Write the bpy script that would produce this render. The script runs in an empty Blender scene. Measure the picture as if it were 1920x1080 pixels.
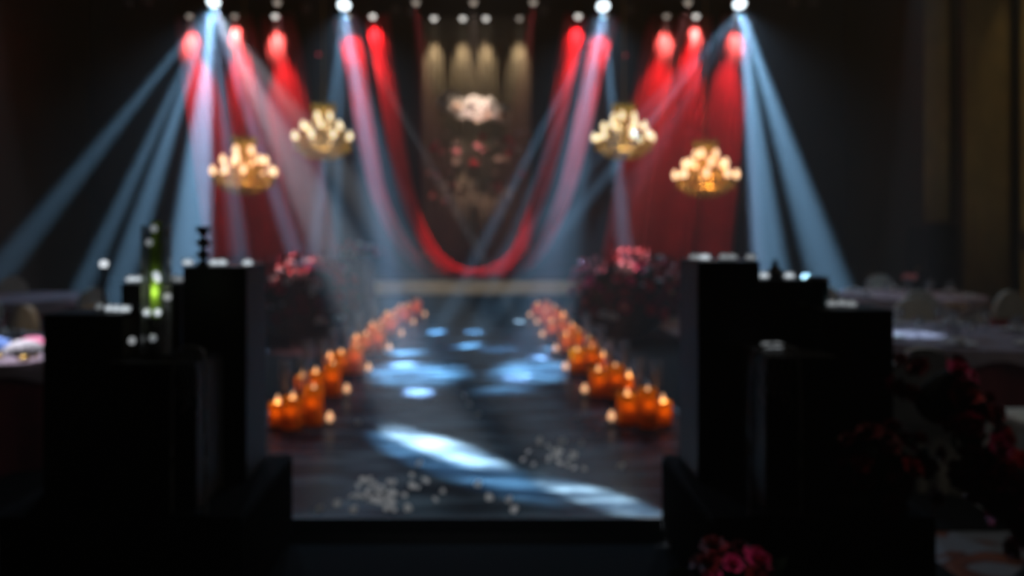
import bpy, bmesh, math, random
from mathutils import Vector, Matrix

random.seed(11)
PI = math.pi
sc = bpy.context.scene
C = sc.collection

# ---------------------------------------------------------------- camera
CAM_H, F, VX, VY = 1.7, 1500.0, 899.0, 422.0     # eye height, focal length in px, aisle vanishing point
cam_d = bpy.data.cameras.new('camera')
cam = bpy.data.objects.new('camera', cam_d); C.objects.link(cam)
cam.location = (0, 0, CAM_H); cam.rotation_euler = (PI/2, 0, 0)
cam_d.sensor_width = 36.0; cam_d.lens = F/1920*36.0
cam_d.shift_x = (960-VX)/1920; cam_d.shift_y = -(540-VY)/1920
cam_d.clip_start = 0.05; cam_d.clip_end = 100
cam_d.dof.use_dof = True                         # the photograph is focused far in front of the scene
cam_d.dof.focus_distance = 1.0
cam_d.dof.aperture_fstop = 2.05
cam_d.dof.aperture_blades = 6
cam_d.dof.aperture_rotation = PI/6
sc.camera = cam

# ---------------------------------------------------------------- world: dark hall filled with thin stage haze
HAZE = 0.011
w = bpy.data.worlds.new('hall_air'); sc.world = w; w.use_nodes = True
nt = w.node_tree; nt.nodes.clear()
wo = nt.nodes.new('ShaderNodeOutputWorld')
bg = nt.nodes.new('ShaderNodeBackground'); bg.inputs[0].default_value = (0, 0, 0, 1); bg.inputs[1].default_value = 0
vs = nt.nodes.new('ShaderNodeVolumeScatter'); vs.inputs['Color'].default_value = (1, 1, 1, 1)
vs.inputs['Density'].default_value = HAZE; vs.inputs['Anisotropy'].default_value = 0.0
nt.links.new(bg.outputs[0], wo.inputs['Surface']); nt.links.new(vs.outputs[0], wo.inputs['Volume'])

sc.view_settings.view_transform = 'Standard'; sc.view_settings.look = 'None'
sc.view_settings.exposure = 0.0; sc.view_settings.gamma = 1.0; sc.view_settings.use_curve_mapping = False
cy = sc.cycles
cy.use_adaptive_sampling = True; cy.adaptive_threshold = 0.006; cy.adaptive_min_samples = 24; cy.use_denoising = True
cy.max_bounces = 4; cy.diffuse_bounces = 1; cy.glossy_bounces = 2; cy.transmission_bounces = 4
cy.transparent_max_bounces = 8; cy.volume_bounces = 0
cy.sample_clamp_indirect = 1.5; cy.sample_clamp_direct = 0
cy.caustics_reflective = False; cy.caustics_refractive = False

def at(px, py, D):                                # a point of the hall at distance D, given where the photo shows it
    return Vector(((px-VX)*D/F, D, CAM_H-(py-VY)*D/F))
RUN_Z = 0.08
def on_runway(px, py):
    D = F*(CAM_H-RUN_Z)/(py-VY)
    return Vector(((px-VX)*D/F, D, RUN_Z))
def on_floor(px, py, z=0.0):
    D = F*(CAM_H-z)/(py-VY)
    return Vector(((px-VX)*D/F, D, z))

# ---------------------------------------------------------------- lights
def spot(loc, target, color, power, deg, blend=0.4, size=0.05, wide=None, ratio=1.0, name='beam'):
    d = bpy.data.lights.new(name, 'SPOT'); d.color = color; d.energy = power
    d.spot_size = math.radians(deg); d.spot_blend = blend; d.shadow_soft_size = size
    o = bpy.data.objects.new(name, d); C.objects.link(o)
    z = (Vector(loc)-Vector(target)).normalized()
    if wide is not None:
        x = Vector(wide); x = (x-z*x.dot(z)).normalized()
    else:
        x = Vector((0, 1, 0.001)).cross(z)
        if x.length < 1e-4: x = Vector((1, 0, 0))
        x.normalize()
    y = z.cross(x)
    m = Matrix((x*ratio, y, z)).transposed().to_4x4(); m.translation = Vector(loc)
    o.matrix_world = m
    return o
def point(loc, color, power, size=0.03, name='glow', parent=None):
    d = bpy.data.lights.new(name, 'POINT'); d.color = color; d.energy = power; d.shadow_soft_size = size
    o = bpy.data.objects.new(name, d); C.objects.link(o); o.location = loc
    if parent: o.parent = parent
    return o

# unseen area lights added as faint ambient fill
def area_fill(loc, sx, sy, color, power):
    d = bpy.data.lights.new('fill_light', 'AREA'); d.shape = 'RECTANGLE'; d.size = sx; d.size_y = sy
    d.color = color; d.energy = power
    o = bpy.data.objects.new('fill_light', d); C.objects.link(o); o.location = loc
    return o
area_fill((5.6, 8.5, 7.1), 2.5, 7.0, (1.0, 0.86, 0.68), 6)
area_fill((4.4, 4.2, 7.1), 2.0, 2.5, (1.0, 0.90, 0.75), 28)
area_fill((-5.6, 8.5, 7.1), 2.5, 7.0, (1.0, 0.82, 0.66), 3)

# ---------------------------------------------------------------- materials
MATS = {}
def mat(name, col, rough=0.6, metal=0.0, emit=None, estr=0.0, var=0.15, scale=12.0, bump=0.0, trans=0.0,
        coat=0.0, spec=0.5, alpha=1.0, translucent=0.0, sample=False):
    if name in MATS: return MATS[name]
    m = bpy.data.materials.new(name); m.use_nodes = True
    n = m.node_tree.nodes; l = m.node_tree.links; n.clear()
    out = n.new('ShaderNodeOutputMaterial')
    p = n.new('ShaderNodeBsdfPrincipled')
    tc = n.new('ShaderNodeTexCoord'); no = n.new('ShaderNodeTexNoise')
    no.inputs['Scale'].default_value = scale; no.inputs['Detail'].default_value = 3
    l.new(tc.outputs['Object'], no.inputs['Vector'])
    rp = n.new('ShaderNodeValToRGB')
    rp.color_ramp.elements[0].position = 0.3; rp.color_ramp.elements[1].position = 0.7
    rp.color_ramp.elements[0].color = tuple(c*(1-var) for c in col)+(1,)
    rp.color_ramp.elements[1].color = tuple(min(1, c*(1+var)) for c in col)+(1,)
    l.new(no.outputs['Fac'], rp.inputs[0]); l.new(rp.outputs[0], p.inputs['Base Color'])
    p.inputs['Roughness'].default_value = rough; p.inputs['Metallic'].default_value = metal
    p.inputs['Transmission Weight'].default_value = trans; p.inputs['Coat Weight'].default_value = coat
    p.inputs['Specular IOR Level'].default_value = spec; p.inputs['Alpha'].default_value = alpha
    if emit:
        p.inputs['Emission Color'].default_value = tuple(emit)+(1,); p.inputs['Emission Strength'].default_value = estr
        m.cycles.emission_sampling = 'AUTO' if sample else 'NONE'
    if bump:
        b = n.new('ShaderNodeBump'); b.inputs['Strength'].default_value = bump; b.inputs['Distance'].default_value = 0.02
        l.new(no.outputs['Fac'], b.inputs['Height']); l.new(b.outputs[0], p.inputs['Normal'])
    if translucent:
        t = n.new('ShaderNodeBsdfTranslucent'); l.new(rp.outputs[0], t.inputs['Color'])
        mx = n.new('ShaderNodeMixShader'); mx.inputs[0].default_value = translucent
        l.new(p.outputs[0], mx.inputs[1]); l.new(t.outputs[0], mx.inputs[2]); l.new(mx.outputs[0], out.inputs[0])
    else:
        l.new(p.outputs[0], out.inputs[0])
    MATS[name] = m
    return m

def glass_mat(name, tint, mixf=0.18, rough=0.05):
    """thin clear glass: mostly see-through with a glossy skin"""
    if name in MATS: return MATS[name]
    m = bpy.data.materials.new(name); m.use_nodes = True
    n = m.node_tree.nodes; l = m.node_tree.links; n.clear()
    out = n.new('ShaderNodeOutputMaterial'); tr = n.new('ShaderNodeBsdfTransparent'); tr.inputs[0].default_value = tint+(1,)
    g = n.new('ShaderNodeBsdfGlossy'); g.inputs['Roughness'].default_value = rough
    df = n.new('ShaderNodeBsdfDiffuse'); df.inputs[0].default_value = (0.8, 0.85, 0.9, 1)
    gm = n.new('ShaderNodeMixShader'); gm.inputs[0].default_value = 0.35
    l.new(g.outputs[0], gm.inputs[1]); l.new(df.outputs[0], gm.inputs[2])
    lw = n.new('ShaderNodeLayerWeight'); lw.inputs[0].default_value = 0.35
    mp = n.new('ShaderNodeMath'); mp.operation = 'MULTIPLY_ADD'; mp.inputs[1].default_value = 0.6; mp.inputs[2].default_value = mixf
    l.new(lw.outputs['Facing'], mp.inputs[0])
    mx = n.new('ShaderNodeMixShader'); l.new(mp.outputs[0], mx.inputs[0])
    l.new(tr.outputs[0], mx.inputs[1]); l.new(gm.outputs[0], mx.inputs[2]); l.new(mx.outputs[0], out.inputs[0])
    MATS[name] = m
    return m

M = dict(
    wall=mat('charcoal_wall', (0.012, 0.011, 0.011), 0.9, scale=2),
    ceil=mat('black_ceiling', (0.01, 0.01, 0.01), 0.9, scale=2),
    black=mat('black_lacquer', (0.004, 0.004, 0.0045), 0.55, spec=0.3),
    panel=mat('lit_side_charcoal', (0.035, 0.032, 0.030), 0.6, scale=4),
    velvet=mat('black_velvet', (0.003, 0.003, 0.003), 0.95, spec=0.1),
    metal=mat('black_metal', (0.02, 0.02, 0.022), 0.45, 0.6),
    greymetal=mat('grey_metal', (0.25, 0.25, 0.25), 0.5, 0.2),
    alu=mat('dark_aluminium', (0.05, 0.05, 0.055), 0.5, 0.7),
    gold=mat('brushed_gold', (0.75, 0.50, 0.16), 0.35, 0.7),
    goldtrim=mat('champagne_fascia', (0.50, 0.43, 0.32), 0.5, 0.1),
    red=mat('red_sheer', (0.66, 0.075, 0.085), 0.75, var=0.1, scale=3, translucent=0.25),
    cream=mat('cream_sheer', (0.24, 0.20, 0.14), 0.8, var=0.12, scale=4, translucent=0.2),
    cover=mat('ivory_chair_cover', (0.60, 0.56, 0.46), 0.85, scale=6, bump=0.15),
    linen=mat('white_linen', (0.72, 0.72, 0.76), 0.85, scale=5, bump=0.1),
    mauve=mat('mauve_overlay', (0.26, 0.21, 0.25), 0.8, scale=6),
    wine=mat('wine_cloth', (0.16, 0.012, 0.018), 0.85, scale=8),
    sash=mat('red_sash', (0.42, 0.02, 0.02), 0.6, scale=8),
    rose_red=mat('rose_red', (0.70, 0.03, 0.045), 0.6, scale=20),
    rose_pink=mat('rose_pink', (0.85, 0.30, 0.32), 0.6, scale=20),
    rose_white=mat('rose_white', (0.82, 0.80, 0.76), 0.6, scale=20),
    rose_dark=mat('rose_dark', (0.22, 0.008, 0.015), 0.6, scale=20),
    rose_mag=mat('rose_magenta', (0.75, 0.04, 0.20), 0.6, scale=20),
    blush=mat('blush_blossom', (0.80, 0.62, 0.50), 0.7, scale=20),
    leaf=mat('dark_leaf', (0.03, 0.055, 0.025), 0.6, scale=15),
    foam=mat('moss_mound', (0.012, 0.014, 0.010), 0.9, scale=9),
    navy=mat('navy_drape', (0.05, 0.05, 0.10), 0.85, scale=4),
    amber=mat('amber_glass', (1.0, 0.50, 0.05), 0.3, var=0.08, scale=9, translucent=0.75),
    wax=mat('ivory_wax', (0.9, 0.6, 0.3), 0.6, scale=9, translucent=0.4),
    flame=mat('candle_flame', (1, .7, .4), 0.5, emit=(1.0, 0.50, 0.25), estr=1.2),
    tealight=mat('white_emission', (1, 1, 1), 0.5, emit=(0.80, 0.86, 0.92), estr=1.0),  # white glow, also standing in for highlights on glass
    faint_glint=mat('faint_painted_glint', (1, 1, 1), 0.5, emit=(0.80, 0.84, 0.88), estr=0.35),  # faint glass highlight painted as emission
    lens=mat('lamp_lens', (1, 1, 1), 0.4, emit=(0.80, 0.93, 1.0), estr=4.0),
    parlens=mat('par_lens', (1, 1, 1), 0.4, emit=(1.0, 0.96, 0.90), estr=1.6),
    parlens_d=mat('par_lens_faint', (1, 1, 1), 0.4, emit=(1.0, 0.88, 0.75), estr=0.45),
    bulb_w=mat('warm_bulb', (1, .8, .6), 0.4, emit=(1.0, 0.60, 0.34), estr=2.3),
    bulb_p=mat('pale_bulb', (1, .9, .7), 0.4, emit=(1.0, 0.80, 0.50), estr=1.7),
    crystal=mat('amber_crystal', (0.80, 0.55, 0.18), 0.25, 0.2, var=0.3, scale=25, translucent=0.5),
    clear=glass_mat('clear_glass', (0.93, 0.95, 0.96)),
    strand=mat('crystal_strand', (0.50, 0.43, 0.33), 0.3, 0.2, scale=30),
    petal=mat('white_petal', (0.85, 0.84, 0.84), 0.7, scale=30),
    porcelain=mat('porcelain', (0.8, 0.8, 0.82), 0.25, scale=9),
    pinknap=mat('pink_napkin', (0.85, 0.25, 0.42), 0.8, scale=9),
    bluenap=mat('blue_napkin', (0.18, 0.33, 0.75), 0.8, scale=9),
    stalk=mat('green_stalk', (0.38, 0.60, 0.06), 0.5, scale=9, translucent=0.3),
    goldcloth=mat('old_gold_curtain', (0.30, 0.20, 0.06), 0.7, scale=3),
    wood=mat('dark_wood_panel', (0.035, 0.022, 0.010), 0.5, scale=3),
    ochre=mat('ochre_panel', (0.34, 0.26, 0.07), 0.6, scale=3),
    redorn=mat('red_ornament', (0.8, 0.05, 0.08), 0.3, emit=(0.8, 0.06, 0.10), estr=0.35),  # no lamp: the ball's brightness is put in as emission
)

# runway: polished, faintly rippled dark sheet
m = bpy.data.materials.new('polished_runway'); m.use_nodes = True
n = m.node_tree.nodes; l = m.node_tree.links; p = n['Principled BSDF']
tc = n.new('ShaderNodeTexCoord'); no = n.new('ShaderNodeTexNoise'); no.inputs['Scale'].default_value = 2.2; no.inputs['Detail'].default_value = 4
mp_ = n.new('ShaderNodeMapping'); mp_.inputs['Scale'].default_value = (0.8, 2.2, 1)
l.new(tc.outputs['Object'], mp_.inputs[0]); l.new(mp_.outputs[0], no.inputs['Vector'])
rp = n.new('ShaderNodeValToRGB'); rp.color_ramp.elements[0].position = .46; rp.color_ramp.elements[1].position = .66
rp.color_ramp.elements[0].color = (0.010, 0.018, 0.026, 1); rp.color_ramp.elements[1].color = (0.085, 0.125, 0.150, 1)
l.new(no.outputs['Fac'], rp.inputs[0]); l.new(rp.outputs[0], p.inputs['Base Color'])
b = n.new('ShaderNodeBump'); b.inputs['Strength'].default_value = 0.12; b.inputs['Distance'].default_value = 0.05
l.new(no.outputs['Fac'], b.inputs['Height']); l.new(b.outputs[0], p.inputs['Normal'])
p.inputs['Roughness'].default_value = 0.27; p.inputs['Specular IOR Level'].default_value = 0.012
M['runway'] = m
# hall carpet: slate ground with rust medallions
m = bpy.data.materials.new('patterned_carpet'); m.use_nodes = True
n = m.node_tree.nodes; l = m.node_tree.links; p = n['Principled BSDF']
tc = n.new('ShaderNodeTexCoord')
mp_ = n.new('ShaderNodeMapping'); mp_.inputs['Scale'].default_value = (1.5, 1.5, 1.5); l.new(tc.outputs['Object'], mp_.inputs[0])
no = n.new('ShaderNodeTexNoise'); no.inputs['Scale'].default_value = 1.7; no.inputs['Detail'].default_value = 2; no.inputs['Distortion'].default_value = 1.2
l.new(mp_.outputs[0], no.inputs['Vector'])
rp = n.new('ShaderNodeValToRGB'); e = rp.color_ramp.elements
e[0].position = 0.40; e[0].color = (0.20, 0.22, 0.25, 1); e[1].position = 0.62; e[1].color = (0.24, 0.07, 0.03, 1)
x = e.new(0.53); x.color = (0.22, 0.23, 0.26, 1); x = e.new(0.555); x.color = (0.10, 0.03, 0.02, 1)
l.new(no.outputs['Fac'], rp.inputs[0]); l.new(rp.outputs[0], p.inputs['Base Color']); p.inputs['Roughness'].default_value = 0.95
M['carpet'] = m

# ---------------------------------------------------------------- mesh helpers
def V(*a): return Vector(a)
def bm_box(bm, c, s, rot=None, bev=0.0):
    r = bmesh.ops.create_cube(bm, size=1.0)
    mtx = Matrix.Translation(c) @ (rot.to_4x4() if rot else Matrix.Identity(4)) @ Matrix.Diagonal((s[0], s[1], s[2], 1))
    bmesh.ops.transform(bm, matrix=mtx, verts=r['verts'])
    if bev:
        es = {e for v in r['verts'] for e in v.link_edges}
        bmesh.ops.bevel(bm, geom=list(es), offset=bev, segments=2, affect='EDGES', profile=0.6)
def bm_lathe(bm, prof, seg=16, base=(0, 0, 0), cap=True, rot=None):
    base = Vector(base); rings = []
    for r, z in prof:
        ring = []
        for k in range(seg):
            a = 2*PI*k/seg; v = Vector((r*math.cos(a), r*math.sin(a), z))
            if rot: v = rot @ v
            ring.append(bm.verts.new(base+v))
        rings.append(ring)
    for i in range(len(rings)-1):
        for k in range(seg):
            bm.faces.new((rings[i][k], rings[i][(k+1) % seg], rings[i+1][(k+1) % seg], rings[i+1][k]))
    if cap:
        bm.faces.new(rings[0][::-1]); bm.faces.new(rings[-1])
def bm_tube(bm, pts, r, seg=6):
    pts = [Vector(q) for q in pts]; rings = []
    for i, q in enumerate(pts):
        t = (pts[min(i+1, len(pts)-1)]-pts[max(i-1, 0)]).normalized()
        u = t.cross(Vector((0, 0, 1)))
        if u.length < 1e-3: u = t.cross(Vector((0, 1, 0)))
        u.normalize(); v = t.cross(u)
        rr = r[i] if isinstance(r, (list, tuple)) else r
        rings.append([bm.verts.new(q+u*rr*math.cos(2*PI*k/seg)+v*rr*math.sin(2*PI*k/seg)) for k in range(seg)])
    for i in range(len(rings)-1):
        for k in range(seg):
            bm.faces.new((rings[i][k], rings[i][(k+1) % seg], rings[i+1][(k+1) % seg], rings[i+1][k]))
    bm.faces.new(rings[0][::-1]); bm.faces.new(rings[-1])
def bm_ball(bm, c, r, u=10, v=7, sq=(1, 1, 1)):
    bmesh.ops.create_uvsphere(bm, u_segments=u, v_segments=v, radius=r,
                              matrix=Matrix.Translation(c) @ Matrix.Diagonal((sq[0], sq[1], sq[2], 1)))
def mesh_from(name, bm, material, smooth=True):
    bmesh.ops.recalc_face_normals(bm, faces=bm.faces)
    me = bpy.data.meshes.new(name); bm.to_mesh(me); bm.free()
    me.materials.append(material)
    if smooth:
        for f in me.polygons: f.use_smooth = True
        try: me.set_sharp_from_angle(angle=math.radians(40))
        except Exception: pass
    return me
def obj(name, me, parent=None, loc=None):
    o = bpy.data.objects.new(name, me); C.objects.link(o)
    if parent: o.parent = parent
    if loc is not None: o.location = loc
    return o
def part(name, build, material, parent=None, smooth=True, loc=None):
    bm = bmesh.new(); build(bm)
    return obj(name, mesh_from(name, bm, material, smooth), parent, loc)
def tag(o, label, cat, group=None):
    o['label'] = label; o['category'] = cat
    if group: o['group'] = group
    return o
def thing(name, label, cat, loc=(0, 0, 0), rz=0.0, group=None):
    o = bpy.data.objects.new(name, None); C.objects.link(o); o.location = loc; o.rotation_euler = (0, 0, rz)
    o.empty_display_size = 0.1
    return tag(o, label, cat, group)
def struct(o):
    o['kind'] = 'structure'; return o
def dup(root, loc, rz=None, label=None, group=None, scale=None):
    def cp(o, par):
        c = o.copy(); C.objects.link(c)
        if par: c.parent = par; c.matrix_parent_inverse = o.matrix_parent_inverse
        for ch in list(o.children): cp(ch, c)
        return c
    r = cp(root, None); r.location = loc
    if rz is not None: r.rotation_euler = (0, 0, rz)
    if scale: r.scale = (scale,)*3
    if label: r['label'] = label
    if group: r['group'] = group
    return r
def sbox(name, c, s, material, parent=None):
    return part(name, lambda bm: bm_box(bm, Vector(c), s), material, parent, False)

# ---------------------------------------------------------------- the hall
X0, X1, Y0, Y1, ZC = -9.0, 8.4, -3.0, 18.4, 7.3
struct(sbox('floor', ((X0+X1)/2, (Y0+Y1)/2, -0.05), (X1-X0, Y1-Y0, 0.1), M['carpet']))
struct(sbox('floor_dark_sides', (-0.3, 9.64, 0.004), (6.6, 10.4, 0.008), M['velvet']))  # shade beside the runway put in as a black floor sheet
struct(sbox('floor_dark_front', (0, 0.7, 0.004), (4.6, 7.4, 0.008), M['velvet']))  # unlit floor before the runway put in as a black sheet
struct(sbox('ceiling', ((X0+X1)/2, (Y0+Y1)/2, ZC+0.05), (X1-X0, Y1-Y0, 0.1), M['ceil']))
struct(sbox('wall_back', ((X0+X1)/2, Y1+0.05, ZC/2), (X1-X0, 0.1, ZC), M['wall']))
struct(sbox('wall_front', ((X0+X1)/2, Y0-0.05, ZC/2), (X1-X0, 0.1, ZC), M['wall']))
struct(sbox('wall_left', (X0-0.05, (Y0+Y1)/2, ZC/2), (0.1, Y1-Y0, ZC), M['wood']))
wr = struct(sbox('wall_right', (X1+0.05, (Y0+Y1)/2, ZC/2), (0.1, Y1-Y0, ZC), M['wood']))
for k, (ya, yb) in enumerate(((11.0, 12.35), (9.2, 10.6), (7.2, 8.8))):          # raised wall panels
    part('wall_panel', lambda bm: bm_box(bm, V(X1-0.02, (ya+yb)/2, 3.9), (0.05, yb-ya, 4.6), bev=0.02), M['ochre'], wr, False)
    part('wall_panel', lambda bm: bm_box(bm, V(X1-0.02, (ya+yb)/2, 0.75), (0.05, yb-ya, 1.1), bev=0.02), M['ochre'], wr, False)
struct(sbox('baseboard_right', (X1-0.02, 8.0, 0.08), (0.04, 20, 0.16), M['wood']))

# stage, fascia and runway
STAGE_Z, STAGE_Y = 0.65, 15.0
st = struct(sbox('floor_stage', (-0.3, (STAGE_Y+Y1)/2+0.03, STAGE_Z/2), (13.6, Y1-STAGE_Y-0.06, STAGE_Z), M['velvet']))
part('stage_fascia', lambda bm: bm_box(bm, V(0, STAGE_Y-0.015, 0.525), (7.2, 0.06, 0.25), bev=0.01), M['goldtrim'], st, False)
part('stage_riser', lambda bm: bm_box(bm, V(0, STAGE_Y-0.010, 0.22), (7.2, 0.05, 0.34), bev=0.01), M['velvet'], st, False)
step = struct(sbox('floor_step', (0, STAGE_Y-0.33, 0.24), (3.0, 0.5, 0.32), M['velvet']))
rw = struct(sbox('floor_runway', (-0.05, (4.42+STAGE_Y-0.05)/2, RUN_Z/2), (3.5, STAGE_Y-0.05-4.42, RUN_Z), M['runway']))
for s in (-1, 1):
    part('runway_edging', lambda bm: bm_box(bm, V(-0.05+s*1.765, (4.42+STAGE_Y)/2, 0.045), (0.03, STAGE_Y-4.5, 0.09)), M['black'], rw, False)
part('runway_edging', lambda bm: bm_box(bm, V(-0.05, 4.405, 0.045), (3.56, 0.03, 0.09)), M['black'], rw, False)

# ---------------------------------------------------------------- drapes
def cloth_strip(name, center, widths, label, cat, material, folds=6, depth=0.05, group=None, nu=None, phase=0.0):
    """a gathered length of cloth: centre line points, a width at each, folds running along it"""
    pts = [Vector(q) for q in center]; N = len(pts); nu = nu or folds*6
    bm = bmesh.new(); rows = []
    for i, q in enumerate(pts):
        t = (pts[min(i+1, N-1)]-pts[max(i-1, 0)]).normalized()
        s = Vector((0, 1, 0)).cross(t); s.normalize()
        wd = widths[i] if isinstance(widths, (list, tuple)) else widths
        dp = depth
        row = []
        for k in range(nu+1):
            u = k/nu-0.5
            off = dp*math.sin(folds*2*PI*(u+0.5)+phase)+0.35*dp*math.sin(folds*4.7*u+i*0.21+phase)
            row.append(bm.verts.new(q+s*u*wd+Vector((0, off, 0))))
        rows.append(row)
    for i in range(N-1):
        for k in range(nu):
            bm.faces.new((rows[i][k], rows[i][k+1], rows[i+1][k+1], rows[i+1][k]))
    me = mesh_from(name, bm, material)
    o = obj(name, me)
    sm = o.modifiers.new('thickness', 'SOLIDIFY'); sm.thickness = 0.006
    return tag(o, label, cat, group)

def bez(pts, n):
    """smooth polyline through control points (Catmull-Rom)"""
    P = [Vector(q) for q in pts]; out = []
    for i in range(len(P)-1):
        a, b_, c_, d_ = P[max(i-1, 0)], P[i], P[i+1], P[min(i+2, len(P)-1)]
        for k in range(n):
            t = k/n
            out.append(0.5*((2*b_)+(-a+c_)*t+(2*a-5*b_+4*c_-d_)*t*t+(-a+3*b_-3*c_+d_)*t**3))
    out.append(P[-1]); return out

DR = 17.55
lab_d = ['red sheer drape hanging on the stage wall, %s of its group of three' % s for s in ('outermost', 'middle one', 'innermost')]
side_word = {-1: 'red sheer drape at the chandelier with peach bulbs, ', 1: 'red sheer drape at the chandelier with golden bulbs, '}
def drape(px_top, px_bot, w_top, w_bot, y_bot, label, D=DR, folds=6, ph=0.0, group=None):
    top = at(px_top, 28, D); bot = at(px_bot, y_bot, D)
    bot.z = max(bot.z, STAGE_Z+0.02)
    pts = [top.lerp(bot, k/14) for k in range(15)]
    s = D/F
    ws = [(w_top+(w_bot-w_top)*min(1, (k/14)**0.6))*s for k in range(15)]
    return cloth_strip('stage_drape', pts, ws, label, 'drape', M['red'], folds, 0.05, group, phase=ph)
g = 'red drapes on the stage wall'
drape(356, 440, 56, 92, 520, 'red sheer stage drape farthest from the centre backdrop, beside the peach-bulbed chandelier', ph=.3, group=g)
drape(440, 515, 60, 96, 520, 'red sheer stage drape second from the dark left wall side, behind the peach-bulbed chandelier', ph=1.1, D=DR-.12, group=g)
drape(518, 592, 62, 96, 520, 'red sheer stage drape third from the dark wood wall, toward the swagged cloth', ph=2.0, group=g)
drape(1385, 1325, 60, 92, 520, 'red sheer stage drape closest to the gold-curtained side, behind the low golden chandelier', ph=.6, group=g)
drape(1305, 1245, 62, 96, 520, 'red sheer stage drape with a bright lamp at its head, between two other drapes', ph=1.7, D=DR-.12, group=g)
drape(1250, 1172, 62, 96, 520, 'red sheer stage drape toward the swag, behind the high golden chandelier', ph=2.6, group=g)

def swag(px, label, D, w0, wm, ph):
    pts = bez([at(x, y, D) for x, y in px], 6)
    N = len(pts); s = D/F
    ws = [(wm+(w0-wm)*abs(2*i/(N-1)-1)**1.5)*s for i in range(N)]
    o = cloth_strip('draped_swag', pts, ws, label, 'swag', M['red'], 4, 0.04, None, nu=20, phase=ph)
    return o
swag([(706, 28), (722, 130), (744, 270), (772, 390), (818, 480), (888, 514), (962, 480), (1006, 380), (1036, 270), (1058, 140), (1082, 28)],
     'inner red cloth swag hanging in a deep U before the crystal curtain', 16.6, 46, 20, 0.2)
swag([(648, 28), (668, 140), (690, 280), (722, 400), (786, 492), (888, 517), (990, 492), (1050, 390), (1086, 270), (1112, 140), (1138, 28)],
     'outer red cloth swag hanging in a wide U behind the inner one', 16.8, 48, 20, 1.4)

# warm centre backdrop
top = at(893, 34, 17.46); bot = at(893, 520, 17.46); bot.z = STAGE_Z+0.02
cloth_strip('backdrop_curtain', [top.lerp(bot, k/10) for k in range(11)], 204*17.46/F,
            'pale taupe backdrop curtain behind the hanging flowers', 'curtain', M['cream'], 16, 0.035, nu=96)

# ---------------------------------------------------------------- trusses and stage lamps
def truss(name, y, z, xa, xb, label):
    t = thing(name, label, 'truss', ((xa+xb)/2, y, z))
    L = xb-xa; h = 0.28
    for dy, dz in ((-.14, 0), (.14, 0), (-.14, h), (.14, h)):
        part('chord', lambda bm: bm_tube(bm, [(-L/2, dy, dz), (L/2, dy, dz)], 0.022), M['alu'], t)
    k = int(L/0.5)
    def braces(bm):
        for i in range(k):
            xa_ = -L/2+i*L/k; xb_ = xa_+L/k
            for dy in (-.14, .14): bm_tube(bm, [(xa_, dy, 0 if i % 2 else h), (xb_, dy, h if i % 2 else 0)], 0.010, 4)
            for dz in (0, h): bm_tube(bm, [(xa_, -.14 if i % 2 else .14, dz), (xb_, .14 if i % 2 else -.14, dz)], 0.010, 4)
    o = part('lattice', braces, M['alu'], t); o['kind'] = 'stuff'
    for xx in (-L/2+1.2, 0, L/2-1.2):
        part('hanger_rod', lambda bm: bm_tube(bm, [(xx, 0, h), (xx, 0, ZC-z)], 0.015), M['metal'], t)
    return t
truss('lighting_truss', 15.1, 6.405, -7.5, 7.4, 'dark aluminium truss carrying the four beam lights')
truss('lighting_truss', 17.2, 6.62, -7.5, 7.4, 'dark aluminium truss carrying the small lamps above the side drapes')
truss('lighting_truss', 16.4, 6.62, -7.5, 7.4, 'dark aluminium truss carrying the swag lamps and unlit cans')

def par_can(px, py, D, label, lens, cat='lamp', ztop=6.60, group=None, tilt=-12):
    p0 = at(px, py, D)
    t = thing('par_can', label, cat, p0, 0, group)
    rot = Matrix.Rotation(math.radians(tilt), 3, 'X')
    part('can', lambda bm: bm_lathe(bm, [(0.070, 0.0), (0.078, 0.005), (0.078, 0.10), (0.05, 0.16), (0.03, 0.17)], 16, rot=rot), M['metal'] if lens else M['greymetal'], t)
    zt = ztop-p0.z
    def yk(bm):
        bm_tube(bm, [(-.09, 0, .06), (-.09, 0, .21), (.09, 0, .21), (.09, 0, .06)], 0.008, 5)
        bm_tube(bm, [(0, 0, .21), (0, 0, zt)], 0.012, 6)
    part('yoke', yk, M['metal'], t)
    part('lens', lambda bm: bm_lathe(bm, [(0.004, -0.062), (0.03, -0.055), (0.052, -0.034), (0.064, -0.004), (0.064, 0.003)], 14, rot=rot), lens or M['alu'], t)
    return t

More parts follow.
